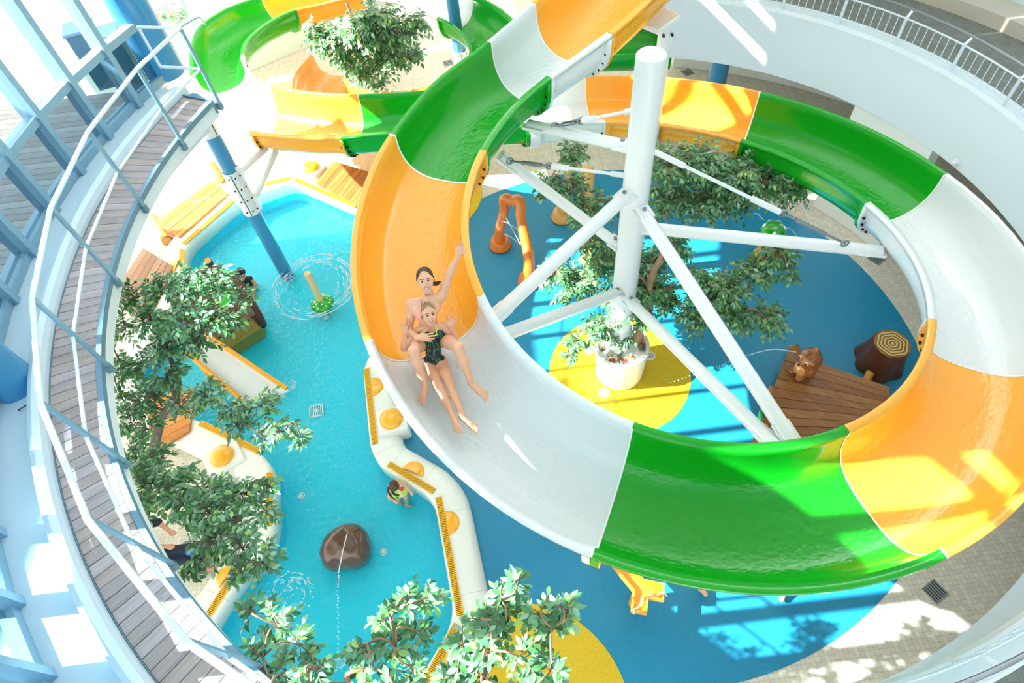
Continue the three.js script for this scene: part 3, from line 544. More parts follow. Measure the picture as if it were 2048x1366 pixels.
// ---------- timber decks ----------
const lerp2 = (a, b, t) => [a[0] + (b[0] - a[0]) * t, a[1] + (b[1] - a[1]) * t];
function deck(name, label, q, y, n, kind, th = 0.05, gap = 0.012, under = true) {   // q: A B C D in plan; planks run from AD to BC side by side
  const t = thing(name, label, 'deck'), mats = [0xffffff, 0xf2e8de, 0xe4d6c8].map((c) => wood(kind, c, 0.45)), W = Math.hypot(q[3][0] - q[0][0], q[3][1] - q[0][1]);
  for (let i = 0; i < n; i++) {
    const g = gap / W / 2, s = (i) / n + g, e = (i + 1) / n - g;
    const P = [lerp2(q[0], q[3], s), lerp2(q[1], q[2], s), lerp2(q[1], q[2], e), lerp2(q[0], q[3], e)];
    const G = slab(P, y - th, y + rr(-0.004, 0.004));
    const d = [q[1][0] - q[0][0], q[1][1] - q[0][1]], l = Math.hypot(...d), p = G.attributes.position, uv = new Float32Array(p.count * 2), o = rr(0, 3);
    for (let k = 0; k < p.count; k++) { const x = p.getX(k), z = p.getZ(k); uv[2 * k] = (x * d[0] + z * d[1]) / l * 0.7 + o; uv[2 * k + 1] = (-x * d[1] + z * d[0]) / l * 1.6 + o; }
    G.setAttribute('uv', new THREE.BufferAttribute(uv, 2));
    obj('plank', G, mats[i % 3], t);
  }
  if (under) for (const [a, b] of [[0.12, 0.12], [0.5, 0.5], [0.88, 0.88]]) { const A = lerp2(q[0], q[1], a), B = lerp2(q[3], q[2], b); obj('joist', bar([A[0], y - th - 0.05, A[1]], [B[0], y - th - 0.05, B[1]], 0.07, 0.1), wood('dark'), t); for (const p of [A, B, lerp2(A, B, 0.5)]) obj('leg', box(0.08, Math.max(0.02, y - th - 0.05), 0.08, p[0], (y - th - 0.05) / 2, p[1]), wood('dark'), t); }
  return t;
}
deck('timber_deck', 'brown timber raft deck on the blue floor at the right', [[4.814,-5.909],[6.217,-4.983],[5.643,-3.98],[3.493,-4.073]], 0.34, 11, 'brown');
deck('timber_deck', 'grey brown timber deck of long planks beside the walkway', [[-8.112,-9.255],[-7.749,-10.535],[-6.951,-9.874],[-7.156,-8.454]], 0.345, 6, 'tan', 0.05, 0.012, false);
deck('timber_deck', 'sunlit orange timber deck along the upper left pool edge', [[-7,-10.744],[-6.114,-12.003],[-6.584,-12.56],[-7.688,-11.334]], 0.345, 7, 'orange', 0.05, 0.012, false);
deck('timber_deck', 'brown split log deck at the top right pool edge', [[-3.683,-12.706],[-4.081,-11.993],[-2.972,-11.022],[-2.507,-11.949]], 0.35, 12, 'brown', 0.06, 0.006, false);
deck('timber_deck', 'orange timber steps glimpsed under the left tree', [[-6.806,-6.555],[-5.864,-6.721],[-5.812,-5.785],[-6.316,-5.437]], 0.345, 6, 'orange', 0.05, 0.012, false);
function log(name, label, a, b, r, kind, cat = 'log') {
  const t = thing(name, label, cat), d = vec(b).sub(vec(a)).normalize(), pts = [];
  for (let i = 0; i <= 5; i++) { const p = vec(a).lerp(vec(b), i / 5); pts.push([p.x + rr(-1, 1) * r * 0.06, p.y, p.z + rr(-1, 1) * r * 0.06, r * rr(0.94, 1.06)]); }
  obj('bark', taper(pts, 14, 14), wood(kind), t);
  for (const [p, s] of [[a, -1], [b, 1]]) obj('cut_end', cyl(vec(p).addScaledVector(d, -0.01 * s).toArray(), vec(p).addScaledVector(d, 0.004 * s).toArray(), r * 0.93, r * 0.9, 18), std(0xd9a05a, 0.6), t);
  return t;
}
log('log', 'thick orange log lying at the end of the sunlit deck', [-7.923,0.12,-11.74], [-7.418,0.12,-10.912], 0.11, 'orange');
log('log', 'short orange log behind the blue column at the upper deck', [-6.851,0.1,-13.457], [-6.549,0.1,-12.842], 0.1, 'orange');
log('log', 'short log with a pale cut end at the raft tip behind the brown animal', [5.063,0.12,-5.826], [5.014,0.2,-6.107], 0.09, 'brown');
log('log', 'short tan log sticking out on the far side of the raft', [5.986,0.1,-5.223], [6.122,0.16,-5.392], 0.07, 'orange');
log('log', 'short tan log sticking out at the left side of the raft', [4.479,0.14,-5.189], [4.312,0.14,-5.314], 0.09, 'orange');
log('log', 'dark log post standing in the pool beside the play boat', [-6.4,-0.3,-10.202], [-6.245,0.3,-9.955], 0.075, 'dark');
{
  const p = [3.867,0,-4.478], t = thing('seat_post', 'green edged little seat post left of the raft', 'post', p);
  obj('post', cyl([0, 0, 0], [0, 0.4, 0], 0.04, 0.035, 12), std(0x35b52c, 0.35), t); obj('seat', new THREE.SphereGeometry(0.11, 20, 12).scale(1, 0.45, 1).translate(0, 0.42, 0), std(0xf3a24a, 0.4), t);
  obj('back', bar([0.1, 0.3, -0.35], [0, 0.4, 0], 0.03, 0.12), std(0x35b52c, 0.35), t);
}
// the tree stump table with painted rings
{
  const p = [6.451,0,-5.66], h = 0.605, t = thing('stump_table', 'brown tree stump with painted rings on its top', 'stump', p);
  const lob = (a) => 1 + 0.045 * Math.cos(a * 6 + 0.5) + 0.03 * Math.cos(a * 3), rings = [];
  for (const [y, r] of [[0, 0.42], [0.06, 0.405], [h * 0.35, 0.36], [h * 0.7, 0.32], [h - 0.02, 0.3], [h, 0.285]]) rings.push(Array.from({ length: 48 }, (_, i) => { const a = i / 48 * Math.PI * 2, k = 1 + (lob(a) - 1) * (1.6 - y / h); return V3(Math.cos(a) * r * k, y, Math.sin(a) * r * k); }));
  obj('bark', loft(rings), wood('dark', 0xffe6d0, 0.3), t);
  const rt = tex(256, 256, (u, v) => { const x = (u - 0.5) * 2, y = (v - 0.5) * 2, a = Math.atan2(y, x), r = Math.hypot(x, y) / (1 + 0.05 * Math.cos(6 * a)); return r > 0.93 ? [0.63, 0.38, 0.14] : (Math.floor(r * 10.2) % 2 === 0 ? [0.86, 0.75, 0.44] : [0.55, 0.34, 0.12]); }, true);
  const g = new THREE.CircleGeometry(0.285, 48).rotateX(-Math.PI / 2).translate(0, h + 0.004, 0);
  obj('ringed_top', [g, cyl([0, h - 0.01, 0], [0, h + 0.002, 0], 0.287, 0.285, 48, true)], std(0xffffff, 0.4, { map: rt }), t);
}
// log shaped water arches
function arch(label, m, b1, b2, t1, t2) {
  const t = thing('log_arch', label, 'water arch');
  const q = (a, b, k, y) => [a[0] + (b[0] - a[0]) * k, y, a[2] + (b[2] - a[2]) * k];
  const pts = [[b1[0], 0.1, b1[2], 0.12], [b1[0] + 0.02, 0.45, b1[2] - 0.02, 0.105], [q(b1, t1, 0.8, 0)[0], t1[1] * 0.72, q(b1, t1, 0.8, 0)[2], 0.1], [...t1, 0.105], [...q(t1, t2, 0.5, (t1[1] + t2[1]) / 2 - 0.03), 0.11], [...t2, 0.125], [q(b2, t2, 0.8, 0)[0], t2[1] * 0.7, q(b2, t2, 0.8, 0)[2], 0.105], [q(b2, t2, 0.2, 0)[0] + 0.05, 0.5, q(b2, t2, 0.2, 0)[2], 0.11], [b2[0], 0.08, b2[2], 0.125]];
  obj('trunk', taper(pts, 70, 14), m, t);
  for (const b of [b1, b2]) { obj('foot', new THREE.LatheGeometry([[0, 0], [0.24, 0], [0.235, 0.05], [0.19, 0.2], [0.175, 0.21], [0.0, 0.21]].map((p) => new THREE.Vector2(p[0], p[1])), 30).translate(b[0], 0.002, b[2]), m, t); }
}
const bark = (c) => phy(c, 0.28, { clearcoat: 0.5, bumpMap: grain.brown, bumpScale: 0.01 });
arch('glossy orange log arch spraying water on the blue floor', bark(0xd9741a), [0.003,0,-9.629], [0.489,0,-8.503], [0.201,1.12,-9.861], [0.482,1.12,-9.722]);
arch('tan log arch behind the middle tree', bark(0xe0ab5c), [1.421,0,-10.244], [1.837,0,-8.92], [1.653,1.12,-10.49], [1.988,1.12,-10.365]);
// mushrooms
{
  const p = [5.312,0,-8.459], h = 0.875, t = thing('mushroom_fountain', 'green mushroom fountain with white dots on a tan stem', 'mushroom fountain', p);
  obj('stem', new THREE.LatheGeometry([[0, 0], [0.24, 0], [0.22, 0.08], [0.15, 0.25], [0.12, h - 0.2], [0, h - 0.2]].map((q) => new THREE.Vector2(q[0], q[1])), 30), bark(0xe0ab5c), t);
  const R = 0.255, y0 = h - 0.24;
  obj('cap', new THREE.LatheGeometry([[0, y0], [R - 0.02, y0 - 0.01], [R, y0 + 0.01], [R * 0.97, y0 + 0.08], [R * 0.8, y0 + 0.17], [R * 0.45, y0 + 0.235], [0, y0 + 0.25]].map((q) => new THREE.Vector2(q[0], q[1])), 40), phy(0x0fa51a, 0.2, { clearcoat: 0.6 }), t);
  for (const [a, e, r] of [[0.3, 0.75, 0.042], [1.9, 0.8, 0.036], [2.6, 0.5, 0.03], [3.6, 0.75, 0.04], [4.6, 0.6, 0.036], [5.5, 0.85, 0.04], [0.9, 0.3, 0.03]]) {
    const n = V3(Math.cos(a) * Math.cos(e), Math.sin(e), Math.sin(a) * Math.cos(e)), g = new THREE.SphereGeometry(r, 14, 8).scale(1, 0.3, 1); g.applyQuaternion(new THREE.Quaternion().setFromUnitVectors(V3(0, 1, 0), n));
    obj('dot', g.translate(n.x * R * 1.03, y0 + n.y * 0.272, n.z * R * 1.03), std(0xffffff, 0.3), t);
  }
}
{
  const p = [-3.8,-0.05,-8.686], h = 0.885, t = thing('toadstool_fountain', 'beige pole fountain with a dotted green cap base in the pool', 'fountain', [p[0], -0.34, p[2]]);
  obj('pole', new THREE.LatheGeometry([[0, 0], [0.066, 0], [0.066, h + 0.33], [0.05, h + 0.34], [0, h + 0.32]].map((q) => new THREE.Vector2(q[0], q[1])), 24), phy(0xe2c58c, 0.35), t);
  obj('cap', new THREE.LatheGeometry([[0.06, 0.25], [0.23, 0.25], [0.245, 0.28], [0.2, 0.35], [0.12, 0.4], [0.06, 0.42]].map((q) => new THREE.Vector2(q[0], q[1])), 40), phy(0x14a81a, 0.2, { clearcoat: 0.6 }), t);
  for (let i = 0; i < 16; i++) { const a = i * 2.4, r = i < 9 ? 0.19 : 0.13, y = i < 9 ? 0.357 : 0.398; obj('dot', new THREE.SphereGeometry(0.02, 10, 6).scale(1, 0.4, 1).translate(Math.cos(a) * r, y, Math.sin(a) * r), std(0xf2ffe8, 0.3), t); }
}
// yellow water trough
{
  const y = 0.72, t = thing('water_trough', 'yellow forked water play trough under the green slide section', 'trough');
  const P = [[0.928,-2.775],[1.015,-2.552],[1.24,-2.163],[1.158,-1.904],[1.363,-1.843],[1.428,-2.042],[1.628,-1.986],[1.687,-2.205],[1.422,-2.297],[1.304,-2.503],[1.185,-2.801]].reverse();
  const s = Math.sign(P.reduce((a, p, i) => { const q = P[(i + 1) % P.length]; return a + p[0] * q[1] - q[0] * p[1]; }, 0));
  const inset = P.map((p, i) => { const a = P[(i + P.length - 1) % P.length], b = P[(i + 1) % P.length]; const n1 = [-(p[1] - a[1]), p[0] - a[0]], n2 = [-(b[1] - p[1]), b[0] - p[0]], l1 = Math.hypot(...n1), l2 = Math.hypot(...n2); let n = [n1[0] / l1 + n2[0] / l2, n1[1] / l1 + n2[1] / l2]; const l = Math.hypot(...n), k = 0.028 / Math.max(0.5, l / 2); n = [n[0] / l * k * s, n[1] / l * k * s]; return [p[0] + n[0], p[1] + n[1]]; });
  const ym = phy(0xfbb02a, 0.25, { clearcoat: 0.4 });
  obj('rim', slab(P, y - 0.09, y, [inset]), ym, t);
  obj('floor_plate', slab(P, y - 0.11, y - 0.09), ym, t);
  const c = [1.332, -2.155];
  obj('pedestal', cyl([c[0], 0, c[1]], [c[0], y - 0.11, c[1]], 0.1, 0.08, 20), ym, t);
  for (const q of [[1.347,0.72,-2.052], [1.451,0.72,-2.086]]) obj('plug', cyl([q[0], y - 0.09, q[2]], [q[0], y - 0.02, q[2]], 0.028, 0.024, 14), std(0xd9d6cf, 0.4), t);
  for (const [a, b, d] of [[[1.347,0.68,-2.035], [1.206,0.7,-1.929], [1.189,0.68,-1.871]], [[1.476,0.68,-2.086], [1.612,0.72,-2.093], [1.693,0.66,-2.052]]]) obj('hose', tube([a, [(a[0] + b[0]) / 2, 0.68, (a[2] + b[2]) / 2 + 0.03], b, [(b[0] + d[0]) / 2, 0.74, (b[2] + d[2]) / 2], d], 0.011, 26, 7), std(0xf3ead2, 0.4), t);
}
// the wooden play boat and its little chute
{
  const t = thing('play_boat', 'dark brown wooden play boat at the left side of the pool', 'play boat');
  const q = [[-6.522,-8.777],[-5.372,-8.988],[-4.819,-8.033],[-5.821,-7.334]], n = 9, mats = [0xffffff, 0xe8d4c6, 0xd4bca8].map((c) => wood('dark', c, 0.5));
  for (let i = 0; i < n; i++) { const e = 0.008, P = [lerp2(q[0], q[1], i / n + e), lerp2(q[0], q[1], (i + 1) / n - e), lerp2(q[3], q[2], (i + 1) / n - e), lerp2(q[3], q[2], i / n + e)]; obj('plank', planUV(slab(P, 0.56, 0.62), 2), mats[i % 3], t); }
  const hull = roundCorners([[-6.487,-8.824],[-5.461,-9.089],[-4.936,-8.249],[-5.87,-7.562]], 0.2);
  const rings = [[0.98, -0.33], [1.0, 0.1], [0.92, 0.4], [0.82, 0.55]].map(([k, y]) => { const c = hull.reduce((s, p) => [s[0] + p[0] / hull.length, s[1] + p[1] / hull.length], [0, 0]); return hull.map((p, i) => V3(c[0] + (p[0] - c[0]) * (k + 0.02 * Math.sin(i * 1.7)), y, c[1] + (p[1] - c[1]) * (k + 0.02 * Math.sin(i * 1.7)))); });
  obj('hull', loft(rings), phy(0xb58f3e, 0.45, { bumpMap: waterBump, bumpScale: 0.04 }), t);
  const A = [-6.162,0.95,-8.986], B = [-5.481,0.95,-9.06];
  obj('stern_board', bar([A[0], 0.93, A[2]], [B[0], 0.93, B[2]], 0.1, 0.06), mats[1], t);
  for (let i = 0; i < 6; i++) { const a = vec(A).lerp(vec(B), i / 6 + 0.01), b = vec(A).lerp(vec(B), (i + 1) / 6 - 0.01); obj('board', bar([a.x, 0.72, a.z], [b.x, 0.72, b.z], 0.04, 0.36), mats[i % 3], t); }
  obj('bow_log', taper([[...[-5.331,0.72,-9.001], 0.07], [...[-5.101,0.6,-8.595], 0.085], [...[-4.936,0.3,-8.249], 0.09], [...[-5.003,-0.1,-8.334], 0.08]], 24, 12), wood('dark', 0xe0c8bc), t);
  obj('gunwale', polyTube([[-6.481,0.7,-8.679], [-5.742,0.68,-7.214]], 0.05, 12), mats[2], t);
  const l = [-5.417,0.62,-8.323], leaf = new THREE.Shape([[-0.13, 0], [0.1, 0.0], [0.15, 0.3], [0.02, 0.42], [-0.1, 0.25]].map((p) => new THREE.Vector2(p[0], p[1])));
  obj('sail_board', new THREE.ExtrudeGeometry(leaf, { depth: 0.03, bevelSize: 0.006, bevelThickness: 0.006, bevelSegments: 2 }).rotateX(-0.5).translate(l[0], 0.62, l[2]), phy(0x18b31c, 0.3), t).userData.label = 'bright green sail board';
}
{
  const t = thing('small_slide', 'short white slide with yellow tube edges running into the pool', 'small slide');
  const R0 = [-5.543,0.95,-7.423], R1 = [-4.27,0.06,-6.612], L0 = [-5.821,0.95,-7.063], L1 = [-5.053,0.06,-6.442], rings = [], n = 14, ym = phy(0xf7a81e, 0.3, { clearcoat: 0.4 });
  const at = (a, b, k) => { const s = k < 0.85 ? k * 1.06 : 0.901 + (k - 0.85) * 0.66; return [a[0] + (b[0] - a[0]) * k, a[1] + (b[1] - a[1]) * Math.min(1, s), a[2] + (b[2] - a[2]) * k]; };
  for (let i = 0; i <= n; i++) {
    const A = vec(at(L0, L1, i / n)), B = vec(at(R0, R1, i / n)), o = A.clone().add(B).multiplyScalar(0.5), x = B.clone().sub(A).multiplyScalar(0.5), P = [];
    for (let j = 0; j <= 10; j++) { const f = Math.PI * (1 - j / 10); P.push(o.clone().addScaledVector(x, sgnp(Math.cos(f), 0.5)).add(V3(0, -0.13 * Math.pow(Math.max(0, Math.sin(f)), 0.5), 0))); }
    for (let j = 0; j <= 10; j++) { const f = Math.PI * j / 10; P.push(o.clone().addScaledVector(x, 1.03 * sgnp(Math.cos(f), 0.5)).add(V3(0, -0.01 - 0.15 * Math.pow(Math.max(0, Math.sin(f)), 0.5), 0))); }
    rings.push(P);
  }
  obj('chute', loft(rings, true, 'strip'), M.paint, t);
  for (const [a, b] of [[L0, L1], [R0, R1]]) obj('side_tube', tube([0, 0.25, 0.5, 0.75, 0.9, 1].map((k) => at(a, b, k)), 0.045, 24, 12), ym, t);
  for (const a of [L0, R0]) obj('leg', cyl([a[0] + 0.1, -0.34, a[2] + 0.06], [a[0] + 0.1, 0.75, a[2] + 0.06], 0.04, 0.04, 12), ym, t);
}
// the round white pot with stones
{
  const p = [1.879,0,-6.151], t = thing('plant_pot', 'round white plant pot with stones under the middle tree', 'pot', [p[0], 0.006, p[2]]);
  const h = 0.831;
  obj('pot', new THREE.LatheGeometry([[0, 0], [0.405, 0], [0.42, 0.02], [0.46, h - 0.03], [0.47, h], [0.46, h + 0.01], [0.415, h + 0.01], [0.405, h - 0.06], [0.0, h - 0.06]].map((q) => new THREE.Vector2(q[0], q[1])), 56), phy(0xf4f2ec, 0.35), t);
  const cs = [0xc97a4a, 0x8d7a68, 0xd9c3a0, 0xb0573a, 0x6f675f].map((c) => std(c, 0.7));
  for (let i = 0; i < 34; i++) { const a = rr(0, 6.28), r = 0.37 * Math.sqrt(rand()), s = rr(0.03, 0.065); const g = new THREE.IcosahedronGeometry(s, 1).scale(rr(0.8, 1.3), 0.7, rr(0.8, 1.3)).rotateY(rr(0, 6)); if (Math.hypot(Math.cos(a) * r - MB[0] + p[0], Math.sin(a) * r - MB[2] + p[2]) > 0.22) obj('stone', g.translate(Math.cos(a) * r, h - 0.04, Math.sin(a) * r), cs[i % 5], t); }
}
// thin jets of water
const jetM = phy(0xffffff, 0.1, { transmission: 0.55, thickness: 0 });
function jet(label, pts, r = 0.008, drops = 0) {
  const t = thing('water_jet', label, 'water jet'), c = new THREE.CatmullRomCurve3(pts.map(vec));
  const k = drops ? 0.45 : 1, q = []; for (let i = 0; i <= 16; i++) q.push(c.getPoint(k * i / 16).toArray());
  obj('stream', tube(q, r, 40, 6), jetM, t);
  for (let i = 0; i < drops; i++) { const p = c.getPoint(0.46 + 0.54 * i / drops); obj('drop', new THREE.SphereGeometry(r * rr(1, 1.7), 6, 5).translate(p.x + rr(-0.01, 0.01), p.y, p.z + rr(-0.01, 0.01)), jetM, t); }
}
jet('thin water jet falling in front of the brown rock', [[-2.847,0.55,-3.515], [-2.922,0.5,-3.22], [-3.014,0.32,-2.986], [-3.056,0.1,-2.469], [-3.061,-0.05,-1.818]], 0.009, 26);
jet('water jet crossing from the raft animal towards the yellow disc', [[4.636,0.95,-5.517], [4.209,1.1,-5.527], [3.759,1.05,-5.498], [3.223,0.8,-5.482], [2.673,0.02,-5.745]], 0.009, 24);
jet('left arc of water from the green mushroom', [[5.235,0.7,-8.792], [5.118,0.8,-8.877], [5.13,0.5,-9.164]], 0.008);
jet('right arc of water from the green mushroom', [[5.63,0.6,-8.615], [5.68,0.68,-8.484], [5.917,0.3,-8.587], [5.883,0.02,-8.235]], 0.008, 14);
jet('upper slanting jet inside the orange log arch', [[0.129,0.8,-9.806], [0.249,0.66,-9.549], [0.411,0.5,-9.122]], 0.008);
jet('lower jet inside the orange log arch', [[0.058,0.7,-9.687], [0.23,0.72,-9.52], [0.419,0.6,-9.436]], 0.008);
jet('low arc of water at the foot of the orange log arch', [[-0.057,0.35,-9.696], [0.204,0.4,-9.499], [0.415,0.2,-9.426]], 0.008);
jet('water jet over the sunlit upper left deck', [[-6.573,0.9,-11.185], [-6.114,0.95,-11.191], [-5.854,0.6,-11.569]], 0.008);

// rings of splashing water
function splash(label, c, R, n, r0, fill = false) {
  const t = thing('water_splash', label, 'splash', c), g = [];
  for (let i = 0; i < n; i++) { const a = rr(0, 6.283), r = R * (fill ? Math.sqrt(rand()) + 0.02 : 0.62 + 0.5 * Math.sqrt(rand())), l = fill ? rr(0.02, 0.05) : rr(0.03, 0.12), p = []; for (let k = 0; k < 4; k++) p.push([Math.cos(a + l * k / R) * (r + rr(-0.015, 0.015)), 0.008, Math.sin(a + l * k / R) * (r + rr(-0.015, 0.015))]); g.push(tube(p, rr(0.003, r0), 5, 4)); }
  for (let i = 0; i < n / 2; i++) { const a = rr(0, 6.283), r = R * Math.sqrt(rr(0.4, 1.3)); g.push(new THREE.IcosahedronGeometry(rr(0.005, 0.013), 0).translate(Math.cos(a) * r, rr(0, 0.12), Math.sin(a) * r)); }
  stuff(obj('droplets', g, jetM, t));
}
splash('ring of white splashes round the pole fountain in the pool', [-4.005,-0.045,-9.177], 0.82, 150, 0.012);
splash('small white splash where the rock jet meets the water', [-3.062,-0.045,-1.85], 0.12, 26, 0.007, true);
splash('white splashes on the pool beside the walkway at the lower left', [-3.868,-0.045,-2.884], 0.34, 70, 0.007, true);
splash('small splash at the foot of the little white slide', [-4.283,-0.045,-6.733], 0.14, 30, 0.007, true);

// ---------- ficus trees ----------
function leafGeo(w, droop) {
  const st = [[0, 0.02], [0.16, 0.55], [0.38, 1], [0.62, 0.86], [0.84, 0.42], [1, 0]], pos = [], idx = [];
  st.forEach(([t, k]) => { const y = -droop * t * t; pos.push(-w * k, y + 0.12 * w * k * 2, t, 0, y, t, w * k, y + 0.12 * w * k * 2, t); });
  for (let i = 0; i < 5; i++) for (const s of [0, 1]) { const a = i * 3 + s, b = a + 3; idx.push(a, b, a + 1, a + 1, b, b + 1); }
  const g = new THREE.BufferGeometry(); g.setAttribute('position', new THREE.Float32BufferAttribute(pos, 3)); g.setIndex(idx); g.computeVertexNormals();
  return g;
}
const leafGeos = [leafGeo(0.24, 0.15), leafGeo(0.28, 0.3), leafGeo(0.21, 0.05)];
const leafCols = [0x467f4e, 0x5c9a5a, 0x74ad78, 0x95c2a2, 0x9ecc68, 0x54896a];
const leafMats = leafCols.map((c) => phy(c, 0.32, { transmission: 0.22, thickness: 0, side: THREE.DoubleSide }));
const leafAll = phy(0xffffff, 0.32, { transmission: 0.22, thickness: 0, side: THREE.DoubleSide });
const barkM = std(0xffffff, 0.85, { map: grain.tan, bumpMap: grain.brown, bumpScale: 0.01 }), barkDark = std(0x6b6258, 0.85, { bumpMap: grain.brown, bumpScale: 0.01 });
// trunk: [x, y, z, r] list; clusters: [x, y, z, radius]
function tree(label, trunk, clusters, leafLen, dens, nearMeshes, bm, bias = 0) {
  const base = trunk[0], t = thing('ficus_tree', label, 'tree', [base[0], base[1], base[2]]);
  const L = (p) => [p[0] - base[0], p[1] - base[1], p[2] - base[2]];
  obj('trunk', taper(trunk.map((p) => [...L(p), p[3]]), 40, 12), bm, t);
  const leaves = [], twigs = [], tc = new THREE.CatmullRomCurve3(trunk.map((p) => V3(p[0], p[1], p[2])));
  const nodes = [];
  for (let i = 6; i <= 20; i++) nodes.push([tc.getPoint(i / 20), 0.035]);
  clusters.sort((a, b) => Math.hypot(a[0] - base[0], a[2] - base[2]) - Math.hypot(b[0] - base[0], b[2] - base[2]));
  for (const c of clusters) {
    const C = V3(c[0], c[1], c[2]), R = c[3];
    // branch from the nearest node that lies lower
    let best = null; for (const n of nodes) { const d = n[0].distanceTo(C) + (n[0].y > C.y ? 3 * (n[0].y - C.y) : 0) + 0.25; if (!best || d < best[0]) best = [d, n]; }
    const s = best[1][0], m = s.clone().lerp(C, 0.5).add(V3(rr(-0.08, 0.08), 0.12 + rr(0, 0.1), rr(-0.08, 0.08))), r0 = Math.max(0.012, best[1][1] * 0.75);
    const end = C.clone().add(V3(0, -0.15 * R, 0));
    obj('branch', taper([[...L(s.toArray()), r0], [...L(m.toArray()), r0 * 0.75], [...L(end.toArray()), Math.max(0.006, r0 * 0.45)]], 10, 6), bm, t);
    nodes.push([end, Math.max(0.012, r0 * 0.6)], [m, r0 * 0.75]);
    const nt = Math.max(12, Math.round(dens * 52 * Math.pow(R / 0.35, 1.7)));
    for (let k = 0; k < nt; k++) {
      const st = end.clone().lerp(m, rand() * 0.35), d = V3(rr(-1, 1), rr(-0.35, 0.75), rr(-1, 1)).normalize(), len = R * rr(0.6, 1.15);
      const e = st.clone().addScaledVector(d, len).add(V3(0, -0.28 * len * rand(), 0)), mid = st.clone().lerp(e, 0.5).add(V3(0, 0.14 * len, 0));
      const tw = new THREE.CatmullRomCurve3([st, mid, e].map((p) => V3(...L(p.toArray()))));
      twigs.push(new THREE.TubeGeometry(tw, 4, 0.0042, 4, false));
      const nl = Math.max(5, Math.round(len / (leafLen * 0.42)));
      for (let j = 1; j <= nl; j++) {
        const u = 0.18 + 0.82 * j / nl, p = tw.getPoint(u), tg = tw.getTangent(u), side = V3(0, 1, 0).cross(tg).normalize().multiplyScalar(j % 2 ? 1 : -1);
        const dir = j === nl ? tg.clone() : tg.clone().multiplyScalar(0.6).addScaledVector(side, 0.9);
        dir.add(V3(rr(-0.25, 0.25), rr(-0.5, 0.05), rr(-0.25, 0.25))).normalize();
        const up = V3(rr(-0.55, 0.55) + bias, 1, rr(-0.55, 0.55)).normalize(), x = up.clone().cross(dir).normalize(), y = dir.clone().cross(x);
        const sc = leafLen * rr(0.78, 1.2), mtx = new THREE.Matrix4().makeBasis(x.multiplyScalar(sc), y.multiplyScalar(sc), dir.multiplyScalar(sc)).setPosition(p);
        leaves.push([mtx, camera.position.distanceTo(V3(p.x + base[0], p.y + base[1], p.z + base[2]))]);
      }
    }
  }
  stuff(obj('twigs', twigs, bm, t));
  leaves.sort((a, b) => a[1] - b[1]);
  const pick = () => { const r = rand(); return r < 0.24 ? 0 : r < 0.48 ? 1 : r < 0.68 ? 2 : r < 0.84 ? 3 : r < 0.9 ? 4 : 5; };
  leaves.slice(0, nearMeshes).forEach(([m]) => { const o = obj('leaf', leafGeos[Math.floor(rand() * 3)], leafMats[pick()], t); o.applyMatrix4(m); });
  const rest = leaves.slice(nearMeshes), inst = new THREE.InstancedMesh(leafGeos[0], leafAll, rest.length), col = new THREE.Color();
  rest.forEach(([m], i) => { inst.setMatrixAt(i, m); col.set(leafCols[pick()]); col.multiplyScalar(rr(0.85, 1.15)); inst.setColorAt(i, col); });
  inst.name = 'leaves'; shade(inst); stuff(inst); t.add(inst);
  return t;
}
const midTree = [[2.684,3.5,-7.498,0.402],[3.133,3.5,-7.472,0.406],[3.59,3.3,-7.341,0.454],[4.102,3.2,-7.194,0.419],[4.523,3.1,-7.007,0.271],[2.71,3,-7.33,0.369],[3.276,3,-7.116,0.41],[3.877,2.8,-7.287,0.3],[1.32,3.5,-7.99,0.284],[0.841,3.2,-7.67,0.273],[1.211,3.1,-7.777,0.294],[1.361,2.8,-7.443,0.31],[1.699,2.9,-7.564,0.263],[0.781,2.2,-6.791,0.275],[1.132,2,-6.694,0.41],[1.595,2.3,-6.838,0.342],[1.435,2.5,-7.115,0.31],[1.781,1.8,-6.387,0.412],[2.206,2.3,-6.684,0.367],[2.233,2,-6.308,0.407],[2.659,2.5,-6.691,0.325],[2.966,2.3,-6.245,0.259],[2.568,1.8,-6.263,0.291],[3.162,2.1,-5.976,0.39],[2.932,1.9,-5.723,0.291],[3.392,2.3,-5.974,0.355],[3.763,2.4,-6.131,0.311],[4.132,2.6,-6.247,0.313],[4.234,2.5,-5.916,0.196],[3.499,2,-5.609,0.308],[3.923,2,-5.495,0.327],[1.432,1.4,-6.177,0.317],[1.747,1.2,-6.017,0.219],[0.982,1.3,-5.958,0.199],[0.931,1,-5.887,0.152],[2.206,1.5,-6.14,0.218],[1.887,2.2,-6.454,0.322]];
const inPot = [2.136,0.42,-6.228];
tree('bushy green ficus tree in the white pot round the mast', [[...inPot, 0.085], [inPot[0] + 0.05, 0.95, inPot[2] - 0.02, 0.075], [inPot[0] + 0.18, 1.6, inPot[2] - 0.1, 0.065], [inPot[0] + 0.1, 2.3, inPot[2] - 0.05, 0.05], [inPot[0] + 0.25, 2.9, inPot[2] - 0.1, 0.035]], midTree, 0.09, 1.15, 300, barkM);
